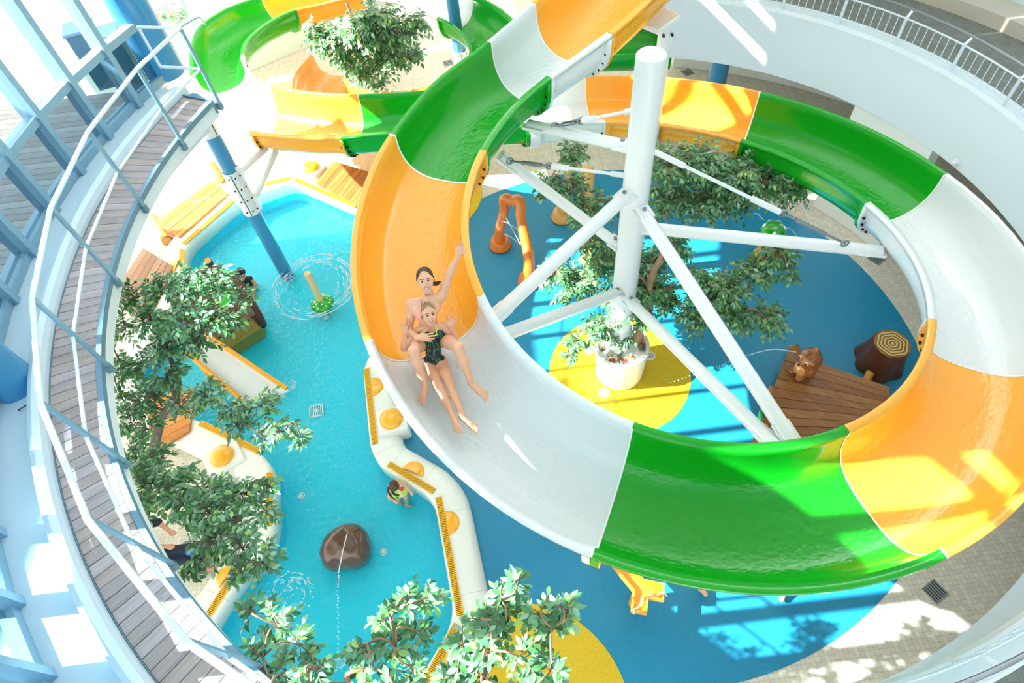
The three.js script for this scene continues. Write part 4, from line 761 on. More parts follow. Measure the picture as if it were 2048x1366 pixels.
const leftTree = [[-5.153,3.4,-6.265,0.294],[-4.553,3.7,-6.01,0.307],[-4.085,3.8,-5.939,0.327],[-3.715,3.8,-5.923,0.263],[-3.492,3.6,-5.794,0.189],[-4.716,3.6,-5.6,0.334],[-4.236,3.7,-5.45,0.321],[-3.861,3.6,-5.469,0.318],[-3.633,3.4,-5.586,0.205],[-5.347,3.2,-5.825,0.244],[-4.607,3.3,-5.305,0.319],[-4.174,3.3,-5.323,0.268],[-5.539,2.9,-5.547,0.215],[-5.203,2.9,-5.33,0.322],[-4.711,3,-5.073,0.292],[-5.367,2.8,-4.929,0.192],[-5.047,2.8,-4.884,0.267],[-5.147,2.8,-4.514,0.264],[-4.868,2.8,-4.401,0.228],[-4.467,2.9,-4.629,0.21],[-3.969,3.1,-4.596,0.259],[-3.497,3.3,-4.198,0.243],[-3.147,3.4,-4.198,0.263],[-2.828,3.4,-3.812,0.216],[-2.586,3.4,-3.647,0.125],[-3.039,3.3,-3.758,0.181],[-3.448,3.2,-4,0.161],[-4.854,2.9,-3.888,0.295],[-4.511,2.9,-3.912,0.188],[-4.467,3.1,-3.36,0.347],[-4.083,3.1,-3.373,0.34],[-3.633,3.2,-3.274,0.262],[-3.218,3.3,-3.119,0.252],[-2.905,3.3,-3.139,0.161],[-3.94,3.2,-3.052,0.237],[-3.546,3.3,-2.867,0.317],[-3.179,3.4,-2.757,0.245],[-2.923,3.3,-2.818,0.147],[-3.389,3.4,-2.535,0.282],[-3.029,3.5,-2.38,0.236],[-2.776,3.5,-2.246,0.209],[-3.047,3.5,-2.151,0.164],[-3.696,3.3,-2.206,0.112]];
const lb = [-6.619,0,-4.13], lk = [-5.015,2.4,-4.786], lm = [-5.439,1.7,-4.202], lt = [-4.694,3.2,-5.471], ll = [-5.792,1.1,-3.943];
tree('large green ficus tree beside the timber walkway at the left', [[...lb, 0.12], [...ll, 0.1], [...lm, 0.085], [...lk, 0.06], [...[-4.617,2.8,-5.022], 0.045], [...lt, 0.03]], leftTree, 0.088, 0.72, 300, barkDark);
const lowTree = [[-2.663,3.9,-1.632,0.171],[-2.398,4,-1.474,0.186],[-2.14,4.1,-1.262,0.18],[-2.462,4.1,-1.218,0.214],[-2.213,4.2,-1.06,0.216],[-1.918,4.2,-1.047,0.184],[-1.55,4.1,-1.216,0.175],[-1.357,4.1,-1.397,0.184],[-1.179,4.1,-1.524,0.165],[-0.977,4.1,-1.543,0.125],[-1.311,4.1,-1.169,0.192],[-1.112,4,-1.278,0.136],[-1.501,4.1,-1.015,0.154],[-1.161,4.1,-0.978,0.162],[-2.231,4.2,-0.841,0.245],[-1.735,4.2,-0.788,0.238],[-1.245,4.2,-0.736,0.234]];
const b3 = [-2.872,0,-0.42], k3 = [-1.977,3.2,-0.753];
tree('green ficus tree rising at the bottom edge over the pool', [[...b3, 0.1], [(b3[0] + k3[0]) / 2 + 0.1, 1.7, (b3[2] + k3[2]) / 2, 0.08], [...k3, 0.05], [...[-1.744,3.9,-0.934], 0.025]], lowTree, 0.086, 0.36, 300, barkM);
const brightTree = [[-0.353,4.5,-1.354,0.168],[-0.194,4.6,-1.429,0.096],[-0.51,4.5,-1.197,0.185],[-0.058,4.5,-1.222,0.158],[0.147,4.5,-1.229,0.123],[-0.694,4.4,-1.048,0.161],[-0.467,4.5,-0.969,0.175],[-0.217,4.5,-0.888,0.166],[0.006,4.4,-0.807,0.115],[-0.798,4.3,-0.873,0.164],[-0.55,4.4,-0.797,0.16],[0.045,4.4,-1.097,0.107],[-0.328,4.5,-1.176,0.132],[-0.311,4.4,-0.615,0.22],[-0.71,4.3,-0.634,0.226]];
const b4 = [-1.1,0,-0.242], k4 = [-0.714,3.4,-0.643];
tree('pale sunlit ficus tree at the bottom over the yellow disc', [[...b4, 0.1], [(b4[0] + k4[0]) / 2, 1.8, (b4[2] + k4[2]) / 2 + 0.05, 0.08], [...k4, 0.05], [...[-0.521,4.2,-0.912], 0.025]], brightTree, 0.09, 0.36, 300, barkM);
const farTree = [[-3.463,3,-13.642,0.295],[-3.142,2.8,-13.53,0.391],[-2.773,2.4,-13.627,0.421],[-2.436,3,-13.407,0.479],[-1.912,3.2,-13.452,0.499],[-1.579,2.8,-13.517,0.457],[-1.909,2.3,-13.608,0.517],[-2.461,1.9,-13.793,0.43],[-1.411,2.1,-13.8,0.299],[-2.923,1.9,-13.851,0.306],[-1.057,3,-13.49,0.286],[-2.355,1.4,-13.96,0.259],[-2.776,1.4,-14.11,0.236],[-2.855,2.9,-13.727,0.344],[-2.088,2.7,-13.511,0.436]];
const b5 = [-2.932,0,-15.758];
tree('ficus tree standing inside the far slide loop at the top', [[...b5, 0.085], [b5[0] - 0.03, 0.9, b5[2], 0.07], [b5[0] + 0.05, 1.7, b5[2] + 0.05, 0.05], [b5[0], 2.5, b5[2], 0.03]], farTree, 0.13, 0.75, 0, barkM);

tree('yellow green shrub outside the far corner window', [[-8.4, 0, -18.6, 0.05], [-8.35, 0.6, -18.55, 0.04], [-8.3, 1.2, -18.5, 0.03]], [[-8.6, 1.5, -18.3, 0.45], [-8.0, 1.3, -18.7, 0.45], [-8.3, 2.0, -18.6, 0.4], [-7.6, 1.6, -19.0, 0.4]], 0.09, 0.4, 0, barkM);

// ---------- people ----------
// signed distance fields, meshed by surface nets
const sphere = (c, r) => (x, y, z) => Math.hypot(x - c[0], y - c[1], z - c[2]) - r;
function capsule(a, b, ra, rb) {
  const bx = b[0] - a[0], by = b[1] - a[1], bz = b[2] - a[2], L = bx * bx + by * by + bz * bz || 1e-9;
  return (x, y, z) => { const px = x - a[0], py = y - a[1], pz = z - a[2], h = Math.max(0, Math.min(1, (px * bx + py * by + pz * bz) / L)); return Math.hypot(px - bx * h, py - by * h, pz - bz * h) - (ra + (rb - ra) * h); };
}
function ellipsoid(c, r, q) {              // q: optional inverse quaternion
  const v = V3(0, 0, 0), m = Math.min(...r);
  return (x, y, z) => { v.set(x - c[0], y - c[1], z - c[2]); if (q) v.applyQuaternion(q); const k = Math.hypot(v.x / r[0], v.y / r[1], v.z / r[2]); return (k - 1) * m; };
}
function blend(list, k) { return (x, y, z) => { let d = 1e9; for (const f of list) { const e = f(x, y, z), h = Math.max(k - Math.abs(d - e), 0) / k; d = Math.min(d, e) - h * h * k * 0.25; } return d; }; }
function netMesh(f, lo, hi, cell) {
  const n = [0, 1, 2].map((i) => Math.max(3, Math.ceil((hi[i] - lo[i]) / cell) + 1)), [nx, ny, nz] = n, F = new Float32Array(nx * ny * nz), id = new Int32Array(nx * ny * nz).fill(-1), pos = [], idx = [];
  const at = (i, j, k) => (k * ny + j) * nx + i;
  for (let k = 0; k < nz; k++) for (let j = 0; j < ny; j++) for (let i = 0; i < nx; i++) F[at(i, j, k)] = f(lo[0] + i * cell, lo[1] + j * cell, lo[2] + k * cell);
  for (let k = 0; k < nz - 1; k++) for (let j = 0; j < ny - 1; j++) for (let i = 0; i < nx - 1; i++) {
    let c = 0, sx = 0, sy = 0, sz = 0, m = 0;
    const v = []; for (let q = 0; q < 8; q++) { v[q] = F[at(i + (q & 1), j + (q >> 1 & 1), k + (q >> 2))]; if (v[q] < 0) m |= 1 << q; }
    if (m === 0 || m === 255) continue;
    for (const [a, b] of NE) if ((v[a] < 0) !== (v[b] < 0)) { const t = v[a] / (v[a] - v[b]); sx += (a & 1) + ((b & 1) - (a & 1)) * t; sy += (a >> 1 & 1) + ((b >> 1 & 1) - (a >> 1 & 1)) * t; sz += (a >> 2) + ((b >> 2) - (a >> 2)) * t; c++; }
    id[at(i, j, k)] = pos.length / 3; pos.push(lo[0] + (i + sx / c) * cell, lo[1] + (j + sy / c) * cell, lo[2] + (k + sz / c) * cell);
  }
  const quad = (a, b, c, d, fl) => { if (a < 0 || b < 0 || c < 0 || d < 0) return; fl ? idx.push(a, b, c, a, c, d) : idx.push(a, c, b, a, d, c); };
  for (let k = 1; k < nz - 1; k++) for (let j = 1; j < ny - 1; j++) for (let i = 1; i < nx - 1; i++) {
    const s = F[at(i, j, k)] < 0;
    if (s !== F[at(i + 1, j, k)] < 0) quad(id[at(i, j - 1, k - 1)], id[at(i, j, k - 1)], id[at(i, j, k)], id[at(i, j - 1, k)], s);
    if (s !== F[at(i, j + 1, k)] < 0) quad(id[at(i - 1, j, k - 1)], id[at(i - 1, j, k)], id[at(i, j, k)], id[at(i, j, k - 1)], s);
    if (s !== F[at(i, j, k + 1)] < 0) quad(id[at(i - 1, j - 1, k)], id[at(i, j - 1, k)], id[at(i, j, k)], id[at(i - 1, j, k)], s);
  }
  const g = new THREE.BufferGeometry(); g.setAttribute('position', new THREE.Float32BufferAttribute(pos, 3)); g.setIndex(idx); g.computeVertexNormals();
  return g;
}
const NE = [[0, 1], [2, 3], [4, 5], [6, 7], [0, 2], [1, 3], [4, 6], [5, 7], [0, 4], [1, 5], [2, 6], [3, 7]];
function boundsOf(pts, pad) { const lo = [1e9, 1e9, 1e9], hi = [-1e9, -1e9, -1e9]; for (const p of pts) for (let i = 0; i < 3; i++) { lo[i] = Math.min(lo[i], p[i] - pad); hi[i] = Math.max(hi[i], p[i] + pad); } return [lo, hi]; }
const mixp = (a, b, t) => [a[0] + (b[0] - a[0]) * t, a[1] + (b[1] - a[1]) * t, a[2] + (b[2] - a[2]) * t];
const addp = (a, b) => [a[0] + b[0], a[1] + b[1], a[2] + b[2]];
// a frame from a forward and an up hint: columns x (image right of a facing head), y up, z forward
function frame(fwd, up) { const z = vec(fwd).normalize(), x = vec(up).cross(z).normalize(), y = z.clone().cross(x); return new THREE.Matrix4().makeBasis(x, y, z); }
const place = (m, c, s) => m.clone().scale(V3(s, s, s)).setPosition(...c);
// a head 0.23 high with jaw, nose, ears and eye sockets, in its own axes
function headGeo() {
  const parts = [ellipsoid([0, 0.025, -0.012], [0.074, 0.088, 0.09]), ellipsoid([0, -0.05, 0.022], [0.052, 0.062, 0.058]), ellipsoid([0, -0.098, 0.046], [0.022, 0.018, 0.02]), ellipsoid([0.04, -0.03, 0.048], [0.026, 0.028, 0.024]), ellipsoid([-0.04, -0.03, 0.048], [0.026, 0.028, 0.024]), ellipsoid([0, 0.022, 0.066], [0.05, 0.014, 0.014])];
  const b = blend(parts, 0.035), nose = capsule([0, 0.008, 0.074], [0, -0.026, 0.094], 0.007, 0.0125), al = blend([ellipsoid([0.012, -0.03, 0.084], [0.009, 0.008, 0.01]), ellipsoid([-0.012, -0.03, 0.084], [0.009, 0.008, 0.01])], 0.004);
  const ears = blend([ellipsoid([0.077, -0.012, -0.006], [0.008, 0.03, 0.017]), ellipsoid([-0.077, -0.012, -0.006], [0.008, 0.03, 0.017])], 0.002);
  const neck = capsule([0, -0.07, -0.02], [0, -0.135, -0.04], 0.046, 0.048);
  const all = blend([b, nose, al, ears, neck], 0.012), sock = [sphere([0.031, 0.004, 0.096], 0.02), sphere([-0.031, 0.004, 0.096], 0.02)];
  const f = (x, y, z) => { let d = all(x, y, z); for (const s of sock) { const e = -s(x, y, z) - 0.004; const k = 0.008, h = Math.max(k - Math.abs(d - e), 0) / k; d = Math.max(d, e) + h * h * k * 0.25; } return d; };
  return netMesh(f, [-0.1, -0.16, -0.12], [0.1, 0.13, 0.12], 0.0042);
}
const HEAD = headGeo();
const eyeW = std(0xfbfaf6, 0.2), eyeD = std(0x2a1d16, 0.15), lipM = std(0xc85a5e, 0.4), toothM = std(0xfffdf8, 0.25);
function face(parent, m, o = {}) {
  const A = (g) => g.applyMatrix4(m), arc = (w, y, sag, z, r, n = 14) => tube(Array.from({ length: 7 }, (_, i) => { const t = i / 3 - 1; return [t * w, y + sag * t * t, z - 0.016 * t * t]; }), r, n, 7);
  for (const s of [-1, 1]) {
    const e = obj('eye', A(new THREE.SphereGeometry(1, 16, 10).scale(0.0155, 0.0085, 0.009).translate(0.031 * s, 0.005, 0.0735)), eyeW, parent);
    obj('iris', A(new THREE.SphereGeometry(1, 12, 8).scale(0.0078, 0.0076, 0.004).translate(0.031 * s, 0.005, 0.0805)), eyeD, e);
    obj('lash', A(tube([[0.015 * s, 0.006, 0.081], [0.031 * s, 0.0145, 0.084], [0.048 * s, 0.005, 0.074]], 0.003, 10, 6)), eyeD, e);
    obj('eyebrow', A(tube([[0.014 * s, 0.026, 0.087], [0.032 * s, 0.033, 0.086], [0.052 * s, 0.026, 0.073]], 0.0036, 10, 6)), o.brow, parent);
  }
  const mo = obj('mouth', A(arc(0.027, -0.066, 0.012, 0.0835, 0.0058)), std(0x8a2f33, 0.5), parent);
  obj('teeth', A(arc(0.0225, -0.0645, 0.0105, 0.0862, 0.0046)), toothM, mo);
  obj('lip', A(arc(0.029, -0.0585, 0.006, 0.0855, 0.0028)), lipM, mo);
  obj('lip', A(arc(0.026, -0.0745, 0.0165, 0.0845, 0.0034)), lipM, mo);
}
// a right or left hand in its own axes: wrist at the origin, fingers along +y, palm looking along +z, thumb on side s
function handParts(s, curl, spread = 1) {
  const P = [[], []], f = [];
  P[0].push(ellipsoid([0, 0.045, 0], [0.037, 0.05, 0.0145]), ellipsoid([s * 0.022, 0.03, 0.006], [0.017, 0.03, 0.014]), capsule([0, -0.03, 0], [0, 0.02, 0], 0.025, 0.028));
  const F = [[s * 0.029, 0.084, 0.066, 0.14], [s * 0.0095, 0.09, 0.074, 0.035], [-s * 0.0105, 0.087, 0.069, -0.06], [-s * 0.029, 0.076, 0.055, -0.18]];
  for (const [x, y, l, a] of F) {
    const seg = [l * 0.46, l * 0.32, l * 0.26], r = [0.0092, 0.0084, 0.0078, 0.0066]; let p = [x, y - 0.012, 0], b = 0.04;
    for (let i = 0; i < 3; i++) { b += curl * (i ? 0.75 : 0.5); const d = [Math.sin(a * spread * s) * Math.cos(b), Math.cos(a * spread) * Math.cos(b), Math.sin(b)]; const L = seg[i] + (i ? 0 : 0.012), q = addp(p, d.map((v) => v * L)); f.push(capsule(p, q, r[i], r[i + 1])); p = q; }
  }
  let t = [s * 0.024, 0.018, 0.006]; const td = [[s * 0.75, 0.62, 0.25], [s * 0.6, 0.8, 0.2], [s * 0.35, 0.93, 0.15]], tl = [0.038, 0.03, 0.024], tr = [0.013, 0.0108, 0.0095, 0.008];
  td.forEach((d, i) => { const n = Math.hypot(...d), q = addp(t, d.map((v) => v / n * tl[i])); f.push(capsule(t, q, tr[i], tr[i + 1])); t = q; });
  const palm = blend(P[0], 0.018), fing = blend(f, 0.0035);
  return (x, y, z) => { const a = palm(x, y, z), b = fing(x, y, z), k = 0.009, h = Math.max(k - Math.abs(a - b), 0) / k; return Math.min(a, b) - h * h * k * 0.25; };
}
function handGeo(s, curl, wrist, dir, palm, size, spread = 1) {
  const g = netMesh(handParts(s, curl, spread), [-0.085, -0.062, -0.035], [0.085, 0.18, 0.09], 0.0036);
  const y = vec(dir).normalize(), z0 = vec(palm), x = y.clone().cross(z0).normalize(), z = x.clone().cross(y);
  return g.applyMatrix4(new THREE.Matrix4().makeBasis(x, y, z).scale(V3(size, size, size)).setPosition(...wrist));
}
// foot: ankle to toe capsules with five toes
function footBones(an, toe, up, s, k) {
  const d = vec(toe).sub(vec(an)), L = d.length(); d.normalize(); const u = vec(up).normalize(), side = d.clone().cross(u).normalize().multiplyScalar(s), q = (a, b, c) => vec(an).addScaledVector(d, a * L).addScaledVector(side, b * k).addScaledVector(u, c * k).toArray();
  const B = [capsule(an, q(0.55, 0, -0.01), 0.034 * k, 0.03 * k), capsule(q(-0.16, 0, -0.035), q(0.3, 0, -0.02), 0.03 * k, 0.03 * k), capsule(q(0.5, -0.018, -0.012), q(0.8, -0.022, -0.018), 0.024 * k, 0.018 * k), capsule(q(0.5, 0.018, -0.012), q(0.78, 0.024, -0.018), 0.024 * k, 0.016 * k)];
  const toes = [[-0.034, 1.1, 0.0125], [-0.012, 1.1, 0.0092], [0.0065, 1.05, 0.0087], [0.0235, 0.99, 0.0082], [0.039, 0.91, 0.0078]].map(([b, a, r]) => capsule(q(0.72, b * 0.8, -0.016), q(a, b * 1.05, -0.022), r * k, r * 0.95 * k));
  return [B, toes];
}
function footGeo(an, toe, up, s, k) {
  const [B, T] = footBones(an, toe, up, s, k), b = blend(B, 0.02), t = blend(T, 0.002), [lo, hi] = boundsOf([an, toe], 0.075);
  return netMesh((x, y, z) => { const p = b(x, y, z), q = t(x, y, z), m = 0.007, h = Math.max(m - Math.abs(p - q), 0) / m; return Math.min(p, q) - h * h * m * 0.25; }, lo, hi, 0.0038);
}
const skin = (c) => phy(c, 0.42, { sheen: 0.2, sheenRoughness: 0.5, sheenColor: new THREE.Color(0xffd8c0) });
function hairShell(m, f, bounds, mat, parent) { return obj('hair', netMesh(f, ...bounds, 0.0045).applyMatrix4(m), mat, parent); }
const toCam = (p) => [-p[0], 10 - p[1], -p[2]];

// the mother
{
  const J = { head: [-0.779,5.23,-4.257], neck: [-0.803,5.08,-4.139], shA: [-0.965,5,-4.164], shB: [-0.66,5.02,-4.191], chest: [-0.826,4.93,-4.08], waist: [-0.835,4.74,-4.071], pel: [-0.833,4.58,-4.018],
    elB: [-0.53,5.24,-4.301], wrB: [-0.424,5.4,-4.378], elA: [-1.039,4.74,-4.037], wrA: [-0.92,4.86,-3.83], hipA: [-0.932,4.56,-4.008], knA: [-0.973,4.88,-3.671], anA: [-0.933,4.5,-3.462], toeA: [-0.985,4.45,-3.339], hipB: [-0.74,4.56,-4.018], knB: [-0.526,4.9,-3.633], anB: [-0.452,4.52,-3.429], toeB: [-0.32,4.47,-3.293] };
  const t = thing('person', 'woman in a peach bikini waving with one raised arm behind the girl on the slide', 'person', J.pel);
  const L = (p) => [p[0] - J.pel[0], p[1] - J.pel[1], p[2] - J.pel[2]]; for (const k in J) J[k] = (k === 'pel') ? J[k] : L(J[k]); J.pel = [0, 0, 0];
  const sk = skin(0xecb08e), up = vec(J.neck).sub(vec(J.pel)).normalize(), fw = V3(0, 0.75, 0.35).addScaledVector(up, -V3(0, 0.75, 0.35).dot(up)).normalize(), f3 = fw.toArray();
  const off = (p, k) => addp(p, f3.map((v) => v * k));
  const torso = [capsule(J.hipA, J.hipB, 0.098, 0.098), capsule(J.pel, J.waist, 0.105, 0.09), capsule(off(J.waist, 0), J.chest, 0.088, 0.098), capsule(mixp(J.chest, J.shA, 0.45), mixp(J.chest, J.shB, 0.45), 0.085, 0.085), capsule(mixp(J.neck, J.shA, 0.4), J.shA, 0.042, 0.05), capsule(mixp(J.neck, J.shB, 0.4), J.shB, 0.042, 0.05), capsule(addp(J.neck, [0, -0.05, 0]), J.neck, 0.06, 0.046)];
  const brA = off(addp(mixp(J.chest, J.shA, 0.36), [0, -0.01, 0.01]), 0.04), brB = off(addp(mixp(J.chest, J.shB, 0.36), [0, -0.01, 0.01]), 0.04);
  torso.push(sphere(brA, 0.058), sphere(brB, 0.058));
  const limb = (a, b, c, r) => [capsule(a, mixp(a, b, 0.5), r[0], r[1]), capsule(mixp(a, b, 0.5), b, r[1], r[2]), capsule(b, mixp(b, c, 0.35), r[2], r[3]), capsule(mixp(b, c, 0.35), c, r[3], r[4])];
  const arms = [...limb(J.shA, J.elA, J.wrA, [0.05, 0.043, 0.035, 0.036, 0.024]), ...limb(J.shB, J.elB, J.wrB, [0.05, 0.043, 0.035, 0.036, 0.024])];
  const legs = [...limb(J.hipA, J.knA, J.anA, [0.085, 0.07, 0.05, 0.05, 0.031]), ...limb(J.hipB, J.knB, J.anB, [0.085, 0.07, 0.05, 0.05, 0.031])];
  const feet = [footGeo(J.anA, J.toeA, [0, 1, 0.3], 1, 1), footGeo(J.anB, J.toeB, [0, 1, 0.3], -1, 1)];
  const b1 = blend([...torso, ...arms, ...legs.slice(0, 4)], 0.028), b2 = blend([...torso.slice(0, 2), ...legs.slice(4)], 0.028), f = (x, y, z) => Math.min(b1(x, y, z), b2(x, y, z));
  const [lo, hi] = boundsOf(Object.values(J), 0.14), hm = place(frame(addp(toCam([-0.779,5.23,-4.257]), [-0.3, -1.2, 0.8]), [0.02, 1, -0.55]), J.head, 1.0);
  hm.multiply(new THREE.Matrix4().makeRotationZ(0.06));
  const hB = vec(J.wrB).sub(vec(J.elB)).normalize(), hA = V3(0.8, 0.05, -0.05).add(vec(J.wrA).sub(vec(J.elA)).normalize().multiplyScalar(0.35)).normalize();
  obj('body', [netMesh(f, lo, hi, 0.0095), ...feet, HEAD.clone().applyMatrix4(hm), handGeo(1, 0.28, J.wrB, hB.clone().add(V3(-0.25, 0.1, 0)).toArray(), [-0.2, 0.5, 0.85], 1.0), handGeo(1, 0.2, J.wrA, hA.toArray(), [0, -0.75, -0.6], 1.0)], sk, t);
  const brow = std(0x2c1c15, 0.7); face(t, hm, { brow });
  const hairM = phy(0x2e1d17, 0.4, { sheen: 0.4, sheenColor: new THREE.Color(0x7a5a48), bumpMap: grain.brown, bumpScale: 0.004 });
  const cap = ellipsoid([0, 0.038, -0.02], [0.084, 0.092, 0.098]), skull = ellipsoid([0, 0.02, 0.04], [0.066, 0.09, 0.078]);
  const side = blend([capsule([0.078, 0.02, -0.005], [0.081, -0.03, -0.03], 0.012, 0.008), capsule([-0.078, 0.03, 0.0], [-0.082, -0.02, -0.02], 0.013, 0.008), capsule([0.03, -0.06, -0.09], [0.1, -0.075, -0.075], 0.03, 0.02), capsule([0.1, -0.075, -0.075], [0.135, -0.06, -0.06], 0.022, 0.01)], 0.012);
  hairShell(hm, (x, y, z) => { const a = cap(x, y, z), b = -skull(x, y - 0.0, z) + 0.0, lowcut = -0.05 - y, d = Math.max(a, b, (z > 0.0 ? 0.035 + z * 0.42 - y : lowcut)); return Math.min(d, Math.max(side(x, y, z), -1)) + 0.0009 * Math.sin(x * 320 + z * 90); }, [[-0.13, -0.12, -0.13], [0.16, 0.15, 0.1]], hairM, t);
  const cupA = sphere(off(brA, 0.02), 0.062), cupB = sphere(off(brB, 0.02), 0.062), bik = phy(0xf7a98f, 0.6), tb = blend(torso, 0.028), cups = (x, y, z) => { const d = tb(x, y, z) - 0.006, a = cupA(x, y, z), b = cupB(x, y, z); return Math.max(d, Math.min(a, b)); };
  const bk = obj('bikini_top', netMesh(cups, lo, hi, 0.0075), bik, t);
  for (const [b, s] of [[brA, -1], [brB, 1]]) { const e = addp(J.neck, [0.045 * s, 0.01, -0.02]); obj('strap', tube([off(b, 0.062), off(mixp(b, e, 0.5), 0.05), off(e, 0.03)], 0.0058, 14, 6), bik, bk); }
  const pants = (x, y, z) => Math.max(blendP(x, y, z) - 0.006, sphere([0, 0, 0], 0.17)(x, y, z)); const blendP = blend([...torso.slice(0, 2), legs[0], legs[4]], 0.028);
  obj('bikini_bottom', netMesh(pants, [-0.25, -0.2, -0.2], [0.25, 0.2, 0.25], 0.009), bik, t);
}
// the girl
{
  const J = { head: [-0.792,4.99,-4.015], neck: [-0.792,4.85,-3.963], shA: [-0.943,4.78,-3.98], shB: [-0.671,4.8,-3.988], chest: [-0.815,4.7,-3.891], waist: [-0.821,4.58,-3.849], pel: [-0.832,4.5,-3.778],
    elA: [-1.117,4.64,-3.883], wrA: [-1.075,4.77,-3.969], elB: [-0.571,4.64,-3.871], wrB: [-0.599,4.81,-3.957], hipA: [-0.899,4.48,-3.763], knA: [-0.779,4.54,-3.421], anA: [-0.663,4.43,-3.105], toeA: [-0.623,4.45,-2.95], hipB: [-0.767,4.48,-3.756], knB: [-0.672,4.54,-3.436], anB: [-0.573,4.43,-3.104], toeB: [-0.45,4.41,-2.975] };
  const t = thing('person', 'girl in a dark patterned swimsuit holding up both hands on the slide', 'person', J.pel);
  const o = J.pel.slice(), L = (p) => [p[0] - o[0], p[1] - o[1], p[2] - o[2]], W = { ...J }; for (const k in J) J[k] = L(J[k]);
  const sk = skin(0xebad8a), up = vec(J.neck).sub(vec(J.pel)).normalize(), fw = V3(0, 0.75, 0.35).addScaledVector(up, -V3(0, 0.75, 0.35).dot(up)).normalize(), f3 = fw.toArray(), off = (p, k) => addp(p, f3.map((v) => v * k));
  const torso = [capsule(J.hipA, J.hipB, 0.078, 0.078), capsule(J.pel, J.waist, 0.08, 0.072), capsule(J.waist, J.chest, 0.072, 0.078), capsule(mixp(J.chest, J.shA, 0.5), mixp(J.chest, J.shB, 0.5), 0.066, 0.066), capsule(mixp(J.neck, J.shA, 0.4), J.shA, 0.034, 0.041), capsule(mixp(J.neck, J.shB, 0.4), J.shB, 0.034, 0.041), capsule(addp(J.neck, [0, -0.04, 0]), J.neck, 0.048, 0.038)];
  const limb = (a, b, c, r) => [capsule(a, mixp(a, b, 0.5), r[0], r[1]), capsule(mixp(a, b, 0.5), b, r[1], r[2]), capsule(b, mixp(b, c, 0.35), r[2], r[3]), capsule(mixp(b, c, 0.35), c, r[3], r[4])];
  const arms = [...limb(J.shA, J.elA, J.wrA, [0.041, 0.035, 0.029, 0.03, 0.02]), ...limb(J.shB, J.elB, J.wrB, [0.041, 0.035, 0.029, 0.03, 0.02])];
  const legs = [...limb(J.hipA, J.knA, J.anA, [0.07, 0.058, 0.042, 0.042, 0.027]), ...limb(J.hipB, J.knB, J.anB, [0.07, 0.058, 0.042, 0.042, 0.027])];
  const feet = [footGeo(J.anA, J.toeA, [0.1, 1, 0.5], 1, 0.88), footGeo(J.anB, J.toeB, [0, 1, 0.3], -1, 0.88)];
  const b1 = blend([...torso, ...arms, ...legs.slice(0, 4)], 0.022), b2 = blend([...torso.slice(0, 2), ...legs.slice(4)], 0.022), f = (x, y, z) => Math.min(b1(x, y, z), b2(x, y, z));
  const [lo, hi] = boundsOf(Object.values(J), 0.12), hm = place(frame(addp(toCam(W.head), [0.9, -1.4, 0.9]), [0.12, 1, -0.5]), J.head, 0.93);
  hm.multiply(new THREE.Matrix4().makeRotationZ(0.12));
  const dA = vec(J.wrA).sub(vec(J.elA)).normalize(), dB = vec(J.wrB).sub(vec(J.elB)).normalize();
  obj('body', [netMesh(f, lo, hi, 0.0085), ...feet, HEAD.clone().applyMatrix4(hm), handGeo(1, 0.1, J.wrA, dA.clone().add(V3(-0.16, 0.12, -0.1)).toArray(), [0.05, 0.75, 0.62], 0.9, 1.7), handGeo(-1, 0.1, J.wrB, dB.clone().add(V3(0.3, 0.1, -0.05)).toArray(), [-0.05, 0.75, 0.62], 0.9, 1.7)], sk, t);
  const brow = std(0x7a5c42, 0.7); face(t, hm, { brow });
  const hairM = phy(0x9c7b57, 0.5, { sheen: 0.3, sheenColor: new THREE.Color(0xd8b890), bumpMap: grain.brown, bumpScale: 0.004 });
  const cap = ellipsoid([0, 0.034, -0.02], [0.08, 0.09, 0.097]), skull = ellipsoid([0, 0.01, 0.045], [0.064, 0.088, 0.075]), tuft = blend([capsule([-0.03, 0.105, 0.0], [-0.05, 0.125, 0.0], 0.02, 0.008), capsule([0.0, 0.11, -0.02], [-0.01, 0.135, -0.02], 0.022, 0.008), capsule([0.03, 0.105, -0.02], [0.04, 0.125, -0.03], 0.018, 0.008), capsule([-0.078, 0.0, 0.01], [-0.082, -0.03, 0.0], 0.014, 0.008)], 0.012);
  hairShell(hm, (x, y, z) => { const d = Math.max(cap(x, y, z), -skull(x, y, z), z > 0 ? 0.045 + z * 0.42 - y : -0.06 - y); return Math.min(d, tuft(x, y, z)) + 0.0018 * Math.sin(x * 240 + z * 120); }, [[-0.11, -0.08, -0.13], [0.11, 0.16, 0.1]], hairM, t);
  // swimsuit: the torso's skin a little larger, cut at neckline and leg line
  const suitTex = tex(256, 256, (u, v) => { const c = Math.floor(u * 40), h = hash2(c, Math.floor(v * 9 + hash2(c, 3) * 5)), w = (u * 40) % 1; if (h > 0.62 && w > 0.25 && w < 0.75) { const k = hash2(c + 7, Math.floor(v * 9)); return k < 0.4 ? [0.25, 0.75, 0.35] : k < 0.65 ? [0.1, 0.45, 0.6] : k < 0.85 ? [0.55, 0.75, 0.3] : [0.6, 0.25, 0.6]; } return [0.045, 0.075, 0.11]; }, true, 1, 1);
  const tb = blend(torso.slice(0, 4), 0.022), neckP = mixp(J.neck, J.chest, 0.42), upv = up, crotch = addp(mixp(J.hipA, J.hipB, 0.5), up.clone().multiplyScalar(-0.085).toArray());
  const ax = V3(1, 0, 0).addScaledVector(up, -up.x).normalize();
  const legV = (x, y, z) => { const q = V3(x - crotch[0], y - crotch[1], z - crotch[2]); return 1.5 * Math.max(0, Math.abs(q.dot(ax)) - 0.012) - q.dot(up); };
